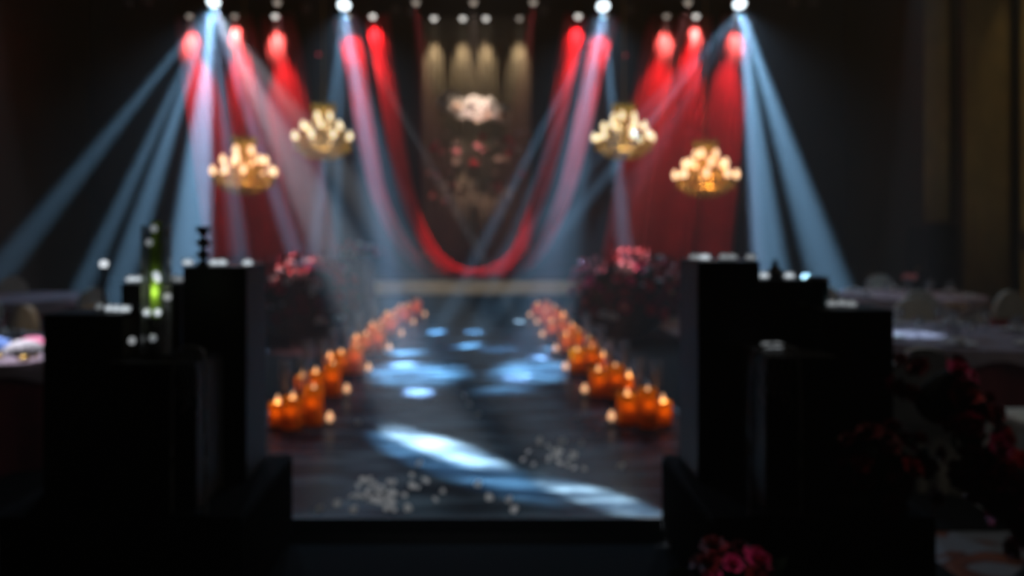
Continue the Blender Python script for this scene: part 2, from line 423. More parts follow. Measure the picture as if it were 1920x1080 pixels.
RED = (1.0, 0.80, 0.66); DEEP = (1.0, 0.10, 0.12); WARM = (1.0, 0.80, 0.55)
for px, lens, pw in ((356, M['parlens_d'], 1.0), (440, M['parlens_d'], 1.0), (516, M['parlens'], 0.9), (1250, M['parlens_d'], 1.0),
                     (1305, M['parlens'], 1.0), (1382, M['parlens_d'], 0.8)):
    par_can(px, 30, 17.2, 'small can lamp over the red side drapes, %s' % ('peach chandelier side' if px < 899 else 'golden chandelier side'), lens, group='lamps over the red side drapes')
    s0 = at(px, 36, 17.18)+V(0, 0.0, -0.03)
    dx = 10 if px < 899 else -10
    spot(s0, at(px+dx*.4, 82, 17.55), RED, 330*pw, 42, 1.0, 0.04, name='drape_lamp')
    spot(s0, at(px+dx*3, 260, 17.57), DEEP, 800*pw, 36, 1.0, 0.04, name='drape_lamp')
for px, pw in ((652, 1.0), (699, 1.0), (1084, 1.0), (1133, 1.0)):
    lens = M['parlens'] if px in (699, 1084) else M['parlens_d']
    par_can(px, 30, 16.4, 'small can lamp lighting the top of the red swag', lens, group='lamps over the swag')
    s0 = at(px, 38, 16.38)+V(0, 0.0, -0.03)
    dx = 12 if px < 899 else -12
    spot(s0, at(px+dx*.6, 84, 16.68), DEEP, 150*pw, 60, 1.0, 0.04, name='swag_lamp')
    spot(s0, at(px+dx*3, 300, 16.68), DEEP, 600*pw, 30, 1.0, 0.04, name='swag_lamp')
for px, lens, pw in ((814, M['parlens'], 1), (868, M['parlens'], 1), (911, M['parlens'], 1), (974, M['parlens_d'], 1.1)):
    par_can(px, 34, 17.2, 'small warm lamp above the taupe backdrop curtain', lens, group='lamps over the backdrop curtain')
    s0 = at(px, 42, 17.18)+V(0, 0, -0.03)
    spot(s0, at(px, 130, 17.46), WARM, 170*pw, 40, 1.0, 0.05, name='backdrop_lamp')
for px, py in ((240, 10), (276, 8), (574, 20), (742, 24), (770, 28), (1020, 24), (1182, 22), (1490, 10), (1526, 10)):
    par_can(px, py, 16.4, 'unlit grey can lamp hanging on the stage truss', None, group='unlit lamps on the stage truss')
# red fill lamps added on the front truss to brighten the lower swag
for px, tx in ((780, 840), (1000, 940)):
    par_can(px, 4, 15.1, 'added red fill lamp on the beam light truss aimed at the swag', M['parlens_d'], ztop=6.39, group='fill lamps aimed at the lower swag')
    spot(at(px, 12, 15.08), at(tx, 490, 16.7), DEEP, 2600, 17, 1.0, 0.04, name='swag_lamp')

# moving heads with their beams
BLUE = (0.30, 0.62, 1.0)
def moving_head(px, py, label, D=15.1):
    p0 = at(px, py, D)
    t = thing('moving_head_light', label, 'stage light', p0)
    part('base', lambda bm: bm_box(bm, V(0, 0.05, 0.37), (0.30, 0.26, 0.12), bev=0.02), M['metal'], t, False)
    for s in (-1, 1):
        part('yoke_arm', lambda bm: bm_box(bm, V(s*0.155, 0.06, 0.17), (0.035, 0.10, 0.36), bev=0.012), M['metal'], t, False)
    rot = Matrix.Rotation(math.radians(-36), 3, 'X')
    h = part('head', lambda bm: bm_lathe(bm, [(0.105, 0.0), (0.118, 0.01), (0.118, 0.10), (0.13, 0.16), (0.12, 0.28), (0.07, 0.33)], 20, rot=rot), M['metal'], t)
    part('lens', lambda bm: bm_lathe(bm, [(0.005, -0.045), (0.06, -0.036), (0.10, -0.012), (0.112, 0.004)], 18, rot=rot), M['lens'], h)
    part('clamp', lambda bm: bm_box(bm, V(0, 0.05, 0.46), (0.06, 0.10, 0.10), bev=0.01), M['metal'], t, False)
    return p0+V(0, -0.085, -0.115)
hA = moving_head(400, 4, 'beam light on the truss fanning wide before the peach-bulbed chandelier')
hB = moving_head(645, 10, 'beam light on the truss aimed past the high peach-side chandelier onto the runway')
hC = moving_head(1131, 12, 'beam light on the truss above the high golden chandelier')
hD = moving_head(1387, 8, 'beam light on the truss aimed at the banquet tables beside the gold curtains')
K = 2.7
def beam(src, tgt, deg, power, color=BLUE, blend=0.6, **kw):
    return spot(src, tgt, color, power*K, deg, blend, 0.05, **kw)
LAV = (0.40, 0.60, 1.0); PALE = (0.78, 0.88, 1.0)
for h_, tx in ((hA, 350), (hB, 690), (hC, 1080), (hD, 1430)):           # soft spill around each lens
    beam(h_, at(tx, 620, 10.0), 60, 240, (0.42, 0.68, 1.0), 1.0)
# fan over the left side
beam(hA, at(-40, 560, 12.5), 5, 22000)
beam(hA, on_floor(118, 620), 4.0, 42000)
beam(hA, on_floor(190, 640), 4.6, 60000)
beam(hA, on_floor(340, 640), 8, 82000)
beam(hA, on_floor(470, 660), 3.6, 42000, LAV)
beam(hA, on_floor(596, 600), 4.6, 42000, LAV)
s1a, s1b = on_runway(705, 798), on_runway(955, 880)
beam(hA, (s1a+s1b)/2, 1.7, 85000, PALE, 0.5, wide=s1b-s1a, ratio=2.5)
beam(hA, on_runway(835, 862), 2.4, 24000, BLUE, 0.6, wide=s1b-s1a, ratio=2.3)
s2a, s2b = on_runway(1020, 905), on_runway(1225, 962)
beam(hA, (s2a+s2b)/2, 1.2, 70000, PALE, 0.6, wide=s2b-s2a, ratio=2.0)
beam(hA, on_floor(380, 640), 3.0, 95000, LAV)
# second head
beam(hB, on_floor(572, 600), 4.2, 36000)
beam(hB, on_floor(624, 600), 3.8, 34000)
beam(hB, on_runway(770, 700), 7.5, 24000, BLUE, 1.0)
beam(hB, on_runway(755, 685), 2.6, 52000, LAV, 1.0)
beam(hB, on_runway(785, 735), 2.0, 62000, LAV, 1.0)
beam(hB, on_runway(972, 603), 1.8, 30000, PALE, 1.0)
# third head
beam(hC, on_runway(820, 622), 2.8, 50000, BLUE, 1.0)
beam(hC, on_runway(888, 622), 2.6, 40000, BLUE, 1.0)
beam(hC, on_runway(1000, 695), 7.5, 24000, BLUE, 1.0)
beam(hC, on_runway(970, 708), 2.4, 60000, LAV, 1.0)
beam(hC, on_runway(1010, 670), 2.2, 56000, LAV, 1.0)
beam(hC, on_floor(1183, 600), 4.6, 36000)
# fourth head
beam(hD, on_runway(875, 648), 2.8, 60000, BLUE, 1.0)
beam(hD, on_runway(770, 662), 2.4, 30000, BLUE, 1.0)
beam(hD, on_floor(1462, 650), 6, 76000)
beam(hD, on_floor(1430, 640), 2.6, 95000, LAV)
beam(hD, on_floor(1590, 640), 7, 58000)

for h_, px, py, dg_, pw in ((hB, 835, 690, 2.4, 15000), (hB, 745, 660, 2.6, 18000), (hC, 935, 655, 2.6, 18000), (hC, 1045, 655, 2.4, 18000), (hA, 830, 700, 2.4, 16000), (hD, 950, 730, 2.2, 16000)):
    beam(h_, on_runway(px, py), dg_, pw, BLUE, 1.0, wide=V(1, 0, 0), ratio=1.7)

# red ornaments on wires, their glow put in as emission
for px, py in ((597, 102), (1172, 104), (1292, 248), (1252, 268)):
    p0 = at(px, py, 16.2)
    t = thing('hanging_ball', 'tiny red ball ornament with painted glow hanging on a thin wire before the drapes', 'lamp', p0, 0, 'red balls on wires')
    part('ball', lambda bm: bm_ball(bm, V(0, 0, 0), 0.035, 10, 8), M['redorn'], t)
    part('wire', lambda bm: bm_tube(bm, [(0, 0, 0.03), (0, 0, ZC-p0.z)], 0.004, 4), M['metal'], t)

# ---------------------------------------------------------------- chandeliers
def chandelier(px, py, D, label, bulb, tint, power):
    p0 = at(px, py, D)
    t = thing('chandelier', label, 'chandelier', p0, random.random(), 'crystal chandeliers')
    part('chain', lambda bm: bm_tube(bm, [(0, 0, 0.40), (0, 0, (ZC-p0.z)/1.14)], 0.010, 5), M['gold'], t)
    part('stem', lambda bm: bm_lathe(bm, [(0.02, -0.30), (0.05, -0.22), (0.02, -0.1), (0.045, 0.05), (0.02, 0.2), (0.05, 0.32), (0.015, 0.42)], 12), M['gold'], t)
    def crown(bm):
        bm_lathe(bm, [(0.15, 0.34), (0.19, 0.36), (0.20, 0.43), (0.17, 0.43), (0.15, 0.36)], 20, cap=False)
        for k in range(10):
            a = 2*PI*k/10; bm_ball(bm, V(0.19*math.cos(a), 0.19*math.sin(a), 0.45), 0.025, 6, 5)
    part('crown', crown, M['crystal'], t)
    arm_me = {}
    for r, z, nb in ((0.17, 0.26, 4), (0.34, 0.12, 6), (0.50, -0.04, 8)):
        bm = bmesh.new()
        bm_tube(bm, [(0.02, 0, z-0.16), (r*0.5, 0, z-0.20), (r*0.9, 0, z-0.14), (r, 0, z-0.07)], 0.012, 5)
        bm_lathe(bm, [(0.01, z-0.08), (0.04, z-0.06), (0.045, z-0.045)], 8, base=(r, 0, 0))
        am = mesh_from('arm', bm, M['gold'])
        bm = bmesh.new(); bm_lathe(bm, [(0.014, z-0.05), (0.038, z-0.02), (0.047, z+0.012), (0.038, z+0.05), (0.012, z+0.085)], 10, base=(r, 0, 0))
        bme = mesh_from('bulb', bm, bulb)
        for k in range(nb):
            a = obj('arm', am, t); a.rotation_euler = (0, 0, 2*PI*(k+random.uniform(-.18, .18))/nb+r*3)
            obj('bulb', bme, a)
    def drops(bm):                                           # strings of crystals: tent above, bowl below
        for k in range(20):
            a = 2*PI*k/20; c_, s_ = math.cos(a), math.sin(a)
            for i in range(7):
                u = i/6; r = 0.16+0.26*u**1.5; z = 0.34-0.42*u
                bm_ball(bm, V(r*c_, r*s_, z), 0.016, 5, 4)
            for i in range(8):
                u = i/7; r = 0.46*math.cos(u*PI/2*0.92); z = -0.10-0.24*math.sin(u*PI/2)
                bm_ball(bm, V(r*c_, r*s_, z), 0.026, 5, 4)
    o = part('crystal_strings', drops, M['crystal'], t); o['kind'] = 'stuff'
    def ring(bm):
        for r, z in ((0.46, -0.10), (0.33, 0.0)):
            bm_tube(bm, [(r*math.cos(2*PI*k/24), r*math.sin(2*PI*k/24), z) for k in range(25)], 0.014, 5)
    part('ring', ring, M['gold'], t)
    for k in range(12):
        a = 2*PI*k/12
        part('pendant', lambda bm: bm_lathe(bm, [(0.004, -0.02), (0.02, -0.07), (0.014, -0.11), (0.003, -0.14)], 6, base=(0.46*math.cos(a), 0.46*math.sin(a), -0.1)), M['crystal'], t)
    t.scale = (1, 1, 1.14)
    point(p0+V(0, 0, 0.12), tint, power*0.30, 0.10, 'chandelier_light')
    point(p0+V(0, 0, -0.2), tint, power*0.9, 0.08, 'chandelier_light')
    return t
chandelier(458, 318, 13.2, 'low crystal chandelier with peach bulbs hanging before three red drapes', M['bulb_w'], (1.0, .50, .18), 34)
chandelier(606, 254, 13.6, 'high crystal chandelier with pale bulbs between red drapes and swag', M['bulb_p'], (1.0, .70, .28), 20)
chandelier(1170, 254, 13.6, 'high crystal chandelier with cream bulbs below a beam light', M['bulb_p'], (1.0, .72, .26), 22)
chandelier(1323, 324, 13.4, 'low golden crystal chandelier glowing orange against the red drapes', M['bulb_w'], (1.0, .46, .12), 40)

# ---------------------------------------------------------------- flowers
def rose_mesh(name, material, seed=1):
    rnd = random.Random(seed); bm = bmesh.new()
    bm_lathe(bm, [(0.10, 0.15), (0.22, 0.35), (0.16, 0.62), (0.02, 0.70)], 6)
    for layer, (npt, r, tilt, h, wd) in enumerate(((4, 0.22, 0.10, 0.62, 0.42), (5, 0.34, 0.45, 0.60, 0.46), (6, 0.42, 0.95, 0.58, 0.50))):
        for k in range(npt):
            a = 2*PI*(k+0.5*layer)/npt+rnd.uniform(-.15, .15)
            ra = Matrix.Rotation(a, 3, 'Z'); grid = []
            for i in range(3):
                v = i/2; row = []
                for j in (-1, 0, 1):
                    ang = tilt*(0.4+0.8*v)
                    rr = r*(0.35+0.2*v)+h*v*math.sin(ang)*0.9
                    zz = 0.06+h*v*math.cos(ang)+(-0.05 if i == 2 and j else 0)
                    row.append(bm.verts.new(ra @ Vector((rr-0.10*abs(j), j*wd*0.5*(0.55+0.45*math.sin(PI*min(v+.25, 1)*0.7)), zz))))
                grid.append(row)
            for i in range(2):
                for j in range(2):
                    bm.faces.new((grid[i][j], grid[i][j+1], grid[i+1][j+1], grid[i+1][j]))
    me = bpy.data.meshes.new(name); bm.to_mesh(me); bm.free(); me.materials.append(material)
    for f in me.polygons: f.use_smooth = True
    return me
ROSE = {k: rose_mesh('rose', M[k], i) for i, k in enumerate(('rose_red', 'rose_pink', 'rose_white', 'rose_dark', 'rose_mag', 'blush'))}
def leaf_mesh():
    bm = bmesh.new(); L = [bm.verts.new((0, 0, 0))]
    mid = [bm.verts.new((0, y, 0.04*math.sin(y*3))) for y in (0.35, 0.7)]; tip = bm.verts.new((0, 1.0, -0.08))
    lf = [bm.verts.new((-x, y, 0.07)) for x, y in ((.22, .35), (.17, .7))]; rt = [bm.verts.new((x, y, 0.07)) for x, y in ((.22, .35), (.17, .7))]
    for s in (lf, rt):
        bm.faces.new((L[0], mid[0], s[0])); bm.faces.new((mid[0], mid[1], s[1], s[0])); bm.faces.new((mid[1], tip, s[1]))
    return mesh_from('leaf', bm, M['leaf'])
LEAF = leaf_mesh()
def place(me, name, parent, loc, nrm, s, roll=None):
    o = obj(name, me, parent); o.location = loc
    q = Vector(nrm).normalized().to_track_quat('Z', 'Y')
    o.rotation_mode = 'QUATERNION'
    from mathutils import Quaternion
    o.rotation_quaternion = q @ Quaternion((0, 0, 1), random.uniform(0, 6.28) if roll is None else roll)
    o.scale = (s, s, s)
    return o
def mound(name, label, cat, base, half, height, count, palette, size, leaves=24, front=True, zmin=0.25, group=None, extra=()):
    t = thing(name, label, cat, base, 0, group)
    part('foliage_base', lambda bm: bm_ball(bm, V(0, 0, height*0.42), 1.0, 20, 12, (half[0]*0.86, half[1]*0.86, height*0.42)), M['foam'], t)
    ga = PI*(3-math.sqrt(5)); done = 0; i = 0
    while done < count and i < count*4:
        u = (i+0.5)/(count*1.7); i += 1
        zc = 1-1.75*u
        if zc < -0.8: break
        a = i*ga; rr = math.sqrt(max(0, 1-zc*zc)); d = Vector((rr*math.cos(a), rr*math.sin(a), zc))
        if front and d.y > 0.45: continue
        pos = Vector((d.x*half[0], d.y*half[1], height*0.46+d.z*height*0.46))
        pos += Vector((random.uniform(-1, 1), random.uniform(-1, 1), random.uniform(-1, 1)))*size*0.5
        if pos.z < 0.05: continue
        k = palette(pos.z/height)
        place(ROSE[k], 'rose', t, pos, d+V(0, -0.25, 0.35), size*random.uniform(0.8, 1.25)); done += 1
    for i in range(leaves):
        a = random.uniform(PI*1.0, PI*2.0); zc = random.uniform(-0.2, 0.95); rr = math.sqrt(1-zc*zc)
        d = Vector((rr*math.cos(a), rr*math.sin(a), zc))
        place(LEAF, 'leaf', t, Vector((d.x*half[0], d.y*half[1], height*0.46+d.z*height*0.46)), d.cross(V(random.random(), .3, random.random())), size*1.7)
    for k, pos, s in extra:
        place(ROSE[k], 'rose', t, pos, V(0, -.5, 1), s)
    return t
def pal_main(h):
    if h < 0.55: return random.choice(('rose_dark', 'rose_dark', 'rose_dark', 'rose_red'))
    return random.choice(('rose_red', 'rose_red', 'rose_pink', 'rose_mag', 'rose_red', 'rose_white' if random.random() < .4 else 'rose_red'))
bL = at(560, 420, 12.0); bL.z = 0
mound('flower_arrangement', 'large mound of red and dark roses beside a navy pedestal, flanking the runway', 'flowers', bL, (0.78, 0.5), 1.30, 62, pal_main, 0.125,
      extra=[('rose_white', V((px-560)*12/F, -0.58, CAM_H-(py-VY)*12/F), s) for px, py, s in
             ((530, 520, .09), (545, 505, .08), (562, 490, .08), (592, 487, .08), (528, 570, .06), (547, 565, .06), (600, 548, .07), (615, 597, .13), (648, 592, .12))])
bR = at(1172, 420, 12.0); bR.z = 0
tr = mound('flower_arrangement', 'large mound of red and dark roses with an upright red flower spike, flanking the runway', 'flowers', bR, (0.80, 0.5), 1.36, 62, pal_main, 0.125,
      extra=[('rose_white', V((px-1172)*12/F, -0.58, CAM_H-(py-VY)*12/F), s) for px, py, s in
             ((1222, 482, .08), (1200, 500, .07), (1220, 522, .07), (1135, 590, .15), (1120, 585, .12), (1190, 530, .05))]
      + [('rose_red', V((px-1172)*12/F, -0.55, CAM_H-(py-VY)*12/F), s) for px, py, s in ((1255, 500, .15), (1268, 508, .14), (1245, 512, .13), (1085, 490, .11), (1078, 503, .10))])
for k in range(7):
    place(ROSE['rose_red'], 'spike_floret', tr, V((1141-1172)*12/F+0.02*math.sin(k*2), -0.30+0.02*math.cos(k*2), 1.16+k*0.062), V(math.sin(k*2.4), -1, .6), 0.10-0.006*k)
part('spike_stem', lambda bm: bm_tube(bm, [((1141-1172)*12/F, -0.26, 0.9), ((1141-1172)*12/F, -0.26, 1.6)], 0.012, 5), M['leaf'], tr)
# navy pedestal with its own bouquet
pc = at(664, 480, 13.1)
t = thing('draped_pedestal', 'tall navy cloth-draped pedestal between flower mound and stage', 'pedestal', (pc.x, 13.1, 0))
def pd(bm):
    for i in range(2):
        pass
    prof = []; N = 48
    rings = []
    for z, r in ((0, 0.34), (0.3, 0.325), (0.8, 0.31), (1.12, 0.30)):
        rings.append([bm.verts.new(((r+0.018*math.sin(k*2*PI/N*12))*math.cos(2*PI*k/N), (r+0.018*math.sin(k*2*PI/N*12))*math.sin(2*PI*k/N), z)) for k in range(N)])
    for a, b_ in zip(rings, rings[1:]):
        for k in range(N): bm.faces.new((a[k], a[(k+1) % N], b_[(k+1) % N], b_[k]))
    bm.faces.new(rings[-1])
part('drape', pd, M['navy'], t)
part('top_board', lambda bm: bm_lathe(bm, [(0.33, 1.12), (0.33, 1.15)], 32), M['navy'], t)
def pal_b(h): return random.choice(('rose_red', 'rose_pink', 'rose_red', 'rose_white', 'rose_dark'))
mound('bouquet', 'small loose bouquet of red roses on the navy pedestal', 'flowers', (pc.x+0.12, 13.05, 1.165), (0.30, 0.24), 0.26, 20, pal_b, 0.085, 10, zmin=0)

# hanging flowers and bead curtain in front of the backdrop
tc_ = at(893, 30, 16.95)
t = thing('crystal_bead_curtain', 'hanging curtain of crystal bead strands dotted with pink roses', 'bead curtain', tc_)
part('header_bar', lambda bm: bm_tube(bm, [(-1.15, 0, 0.02), (1.15, 0, 0.02)], 0.018), M['metal'], t)
for xx in (-1.0, 1.0):
    part('hanger', lambda bm: bm_tube(bm, [(xx, 0, 0.02), (xx, 0.0, ZC-tc_.z)], 0.006, 4), M['metal'], t)
bm = bmesh.new(); bm_tube(bm, [(0, 0, 0), (0, 0, -3.9)], 0.0035, 4)
for i in range(39): bm_ball(bm, V(0, 0, -0.1*i-0.05), 0.012, 5, 4)
sme = mesh_from('strand', bm, M['strand'])
rose_px = [(820, 270, 'rose_pink'), (812, 280, 'rose_red'), (828, 285, 'rose_pink'), (838, 252, 'blush'), (855, 265, 'blush'), (855, 285, 'rose_pink'), (905, 258, 'rose_red'),
           (898, 275, 'rose_pink'), (910, 282, 'rose_pink'), (930, 268, 'blush'), (953, 262, 'rose_red'), (948, 275, 'blush'), (972, 250, 'rose_white'), (985, 250, 'blush'),
           (972, 282, 'rose_white'), (955, 288, 'rose_red'), (960, 272, 'rose_pink'), (888, 308, 'rose_red'), (855, 305, 'blush'), (935, 300, 'blush'), (950, 300, 'blush'),
           (820, 330, 'rose_pink'), (806, 325, 'blush'), (848, 325, 'blush'), (930, 327, 'blush'), (980, 328, 'rose_red'), (892, 342, 'rose_white'), (852, 348, 'rose_pink'),
           (872, 350, 'blush'), (934, 348, 'rose_pink'), (934, 355, 'rose_pink'), (920, 352, 'blush'), (865, 362, 'blush'), (836, 377, 'rose_white'), (812, 368, 'blush'), (892, 356, 'blush')]
strands = []
for k in range(27):
    s_ = obj('strand', sme, t, V(-1.14+2.28*k/26, random.uniform(-.06, .06), 0)); s_.scale = (1, 1, random.uniform(0.93, 1.0)); strands.append(s_)
for px, py, k in rose_px:
    xx = (px-893)*16.95/F; zz = -(py-30)*16.95/F
    s_ = min(strands, key=lambda q: abs(q.location.x-xx))
    place(ROSE[k], 'rose', s_, V(xx-s_.location.x, -0.05, zz/s_.scale[2]), V(random.uniform(-.4, .4), -1, .35), random.uniform(0.10, 0.13))
fc = at(888, 210, 16.6)
t = thing('hanging_flower_cloud', 'cloud of cream and blush blossoms hung above the pink roses', 'flowers', fc)
part('wire_frame', lambda bm: [bm_tube(bm, [(x_, 0.05, 0), (x_, 0.05, ZC-fc.z)], 0.005, 4) for x_ in (-.5, .5)]+[bm_tube(bm, [(-.68, .08, 0), (.66, .08, -0.02)], 0.02, 5)], M['metal'], t)
for i in range(46):
    u = random.uniform(-1, 1); x_ = u*0.66
    zz = 0.02-0.10*u*0.6+random.uniform(-.20, .20)*(1-0.3*abs(u))
    if u < -0.55: zz += 0.10
    place(ROSE[random.choice(('rose_white', 'rose_white', 'blush'))], 'blossom', t, V(x_, random.uniform(-.12, .08), zz), V(random.uniform(-.6, .6), -1, random.uniform(-.2, .9)), random.uniform(0.15, 0.21))
spot(at(888, 14, 15.08), fc, (1.0, .78, .60), 480, 13, 0.8, 0.05, wide=V(1, 0, 0), ratio=2.4, name='flower_fill')  # fill spots added to brighten the blossoms and hanging roses
spot(at(888, 14, 15.08), at(893, 285, 16.95), (1.0, .66, .56), 800, 13, 1.0, 0.05, wide=V(1, 0, 0), ratio=2.2, name='flower_fill')
par_can(888, 4, 15.1, 'added warm fill lamp on the beam light truss aimed at the flower cloud', M['parlens_d'], ztop=6.39)

# red fill lamps added to brighten the flower mounds
for px, tgt, pw in ((520, bL, 6500), (1290, bR, 7500)):
    s0 = at(px, 12, 15.05); spot(s0, tgt+V(0, -0.2, 1.35), (1.0, .36, .38), pw, 8, 1.0, 0.05, name='flower_fill')
    par_can(px, 4, 15.1, 'added red fill lamp hung before the truss aimed at a rose mound', M['parlens_d'], ztop=6.39, group='fill lamps aimed at the rose mounds')

# ---------------------------------------------------------------- runway candles
JW = ('medium', 'tall', 'short')
def jar_things():
    out = []
    for i, (r, h) in enumerate(((0.088, 0.25), (0.078, 0.31), (0.072, 0.19))):
        t = thing('candle_jar', 'x', 'candle', (0, 0, 0), 0, 'amber candle jars along the runway')
        def jar(bm):
            bm_lathe(bm, [(0.01, 0.006), (r*0.92, 0.006), (r, 0.02), (r, h), (r-0.006, h), (r-0.006, 0.02), (0.01, 0.014)], 18, cap=False)
        part('jar', jar, M['amber'], t)
        part('candle', lambda bm: bm_lathe(bm, [(0.02, 0.014), (r*0.5, 0.014), (r*0.42, h*0.72), (0.012, h*0.70)], 12), M['wax'], t)
        part('flame', lambda bm: bm_lathe(bm, [(0.004, h*0.72), (0.020, h*0.72+0.03), (0.024, h*0.72+0.055), (0.014, h*0.72+0.085), (0.002, h*0.72+0.115)], 8), M['flame'], t)
        out.append((t, h, r))
    return out
JARS = jar_things(); used = [False]*3
ORD = ('first', 'second', 'third', 'fourth', 'fifth', 'sixth', 'seventh')
SIDE = {-1: 'navy pedestal side', 1: 'flower spike side'}
def put_jar(i, loc, where, power=1.1):
    t, h, r = JARS[i]
    if used[i]: t = dup(t, loc, random.uniform(0, 6))
    else: t.location = loc; used[i] = True
    t['label'] = '%s amber candle jar, %s' % (JW[i], where)
    point(Vector(loc)+V(0, -r*0.66, h*0.62), (1.0, 0.42, 0.07), power*4.6, 0.02, 'candle_light')
gt = thing('glass_cylinder', 'x', 'vase', (0, 0, 0), 0, 'clear glass cylinders along the runway')
part('tube', lambda bm: bm_lathe(bm, [(0.045, 0.0), (0.05, 0.01), (0.05, 0.48), (0.045, 0.48), (0.045, 0.02)], 16, cap=False), M['clear'], gt)
part('foot', lambda bm: bm_lathe(bm, [(0.05, 0.0), (0.05, 0.012)], 16), M['clear'], gt)
ft = thing('tea_candle', 'x', 'candle', (0, 0, 0), 0, 'low candles along the runway')
part('cup', lambda bm: bm_lathe(bm, [(0.03, 0.0), (0.04, 0.005), (0.042, 0.06), (0.038, 0.06), (0.03, 0.01)], 12, cap=False), M['clear'], ft)
part('flame', lambda bm: bm_lathe(bm, [(0.008, 0.03), (0.028, 0.05), (0.03, 0.075), (0.016, 0.105), (0.003, 0.12)], 10), M['flame'], ft)
gu = [False, False]
def put(t, idx, loc, label):
    if gu[idx]: t = dup(t, loc, 0)
    else: t.location = loc; gu[idx] = True
    t['label'] = label
left = [(552, 800), (594, 744), (642, 702), (688, 662), (716, 634), (742, 612), (766, 597)]
right = [(1212, 798), (1152, 744), (1108, 700), (1084, 664), (1054, 636), (1040, 612), (1024, 598)]
for side, row in ((-1, left), (1, right)):
    for k, (px, py) in enumerate(row):
        where = '%s cluster from the stage, %s' % (ORD[6-k], SIDE[side])
        c = on_runway(px, py); c.x = max(-1.58, min(1.48, c.x))
        for i, (dx, dy) in enumerate(((0.0, -0.05), (0.16, 0.06), (-0.16, 0.04))):
            put_jar(i if side < 0 else (1, 0, 2)[i], c+V(-side*dx*0.9, dy, 0), where)
        put(ft, 1, c+V(-side*0.28, 0.02, 0), 'low peach-flamed candle at aisle edge, '+where)
        put(ft, 1, c+V(-side*0.08, 0.26, 0), 'low peach-flamed candle behind jars, '+where)
        if k < 5:
            put(gt, 0, c+V(side*0.15, 0.32, 0), 'clear tall glass cylinder at the outer edge, '+where)
            if k < 3: put(gt, 0, c+V(side*0.02, 0.42, 0), 'clear tall glass cylinder behind the jars, '+where)

# petals strewn on the runway
bm = bmesh.new(); ring = [bm.verts.new((0.5*math.cos(a)*(1-0.25*math.sin(a)), 0.62*math.sin(a), 0.10*math.cos(2*a)+0.08)) for a in [2*PI*k/9 for k in range(9)]]
cv = bm.verts.new((0, 0, 0.0))
for k in range(9): bm.faces.new((cv, ring[k], ring[(k+1) % 9]))
PETAL = mesh_from('petal', bm, M['petal'])
def petal(px, py, s):
    o = obj('petal', PETAL); q = on_runway(px, py)
    o.location = q+V(0, 0, s*0.3); o.rotation_euler = (random.uniform(0.5, 1.0), random.uniform(-.2, .2), random.uniform(-1, 1)); o.scale = (s, s, s)
    tag(o, 'pale flower petal lying on the dark runway', 'petal', 'petals strewn on the runway')
for px, py in ((1165, 878), (1054, 830), (1046, 848), (1075, 857), (897, 912), (880, 760), (897, 780), (787, 873), (955, 942), (917, 937), (680, 904), (664, 960), (633, 948),
               (727, 956), (764, 957), (797, 905), (772, 915), (600, 959), (693, 904), (1010, 832), (517, 866), (671, 795), (965, 960), (870, 745)):
    petal(px, py, 0.046)
for i in range(44):
    petal(random.gauss(718, 42), min(962, random.gauss(932, 18)), 0.032)
for i in range(26):
    petal(random.gauss(1040, 45), random.gauss(850, 20), 0.032)

# ---------------------------------------------------------------- plinths
def plinth(xa, xb, ya, yb, z0, z1, label, side):
    t = thing('plinth', label, 'plinth', ((xa+xb)/2, (ya+yb)/2, z0))
    w_, d_, h_ = xb-xa, yb-ya, z1-z0
    part('body', lambda bm: bm_box(bm, V(0, 0, h_/2-0.006), (w_, d_, h_-0.012), bev=0.004), M['black'], t, False)
    part('top_panel', lambda bm: bm_box(bm, V(0, 0, h_-0.006), (w_+0.004, d_+0.004, 0.012), bev=0.003), M['black'], t, False)
    part('lit_side', lambda bm: bm_box(bm, V(-side*(w_/2+0.002), 0, h_/2-0.01), (0.006, d_-0.004, h_-0.03)), M['panel'], t, False)  # runway-facing side coloured lighter, as if lit by candles and beams
    return t
def platform(xa, xb, ya, yb, z, label):
    t = thing('draped_platform', label, 'platform', ((xa+xb)/2, (ya+yb)/2, 0))
    w_, d_ = xb-xa, yb-ya
    part('deck', lambda bm: bm_box(bm, V(0, 0, z-0.02), (w_, d_, 0.04), bev=0.006), M['velvet'], t, False)
    def skirt(bm):
        N = 240; per = []
        for k in range(N):
            u = k/N*4; e_ = int(u); f = u-e_; o_ = 0.012*math.sin(k*2*PI/6)
            per.append([(-w_/2+f*w_, -d_/2-o_), (w_/2+o_, -d_/2+f*d_), (w_/2-f*w_, d_/2+o_), (-w_/2-o_, d_/2-f*d_)][e_])
        a = [bm.verts.new((x_, y_, 0.0)) for x_, y_ in per]; b_ = [bm.verts.new((x_, y_, z-0.03)) for x_, y_ in per]
        for k in range(N): bm.faces.new((a[k], a[(k+1) % N], b_[(k+1) % N], b_[k]))
    part('skirt', skirt, M['velvet'], t)
    return t
PZ = 0.45
platform(-2.06, -1.02, 3.42, 4.36, PZ, 'low black-skirted platform carrying the plinths with the turned candlestick')
platform(1.00, 1.95, 3.42, 4.36, PZ, 'low black-skirted platform carrying the plinths beside the dark red flowers')
plinth(-1.446, -1.141, 3.90, 4.26, PZ, 1.497, 'tallest black plinth topped with a turned black candlestick', -1)
plinth(-1.80, -1.51, 4.02, 4.30, PZ, 1.405, 'black plinth behind the glass vase with a green stalk', -1)
plinth(-2.03, -1.665, 3.72, 3.99, PZ, 1.285, 'black plinth with a slender lamp-topped candlestick', -1)
plinth(-1.625, -1.235, 3.48, 3.84, PZ, 1.098, 'low black plinth carrying the glass vase with a green stalk', -1)
plinth(1.069, 1.368, 3.90, 4.26, PZ, 1.523, 'tallest black plinth beside the runway opposite the candlestick plinth', 1)
plinth(1.41, 1.66, 4.02, 4.30, PZ, 1.424, 'black plinth carrying a small dark bottle vase', 1)
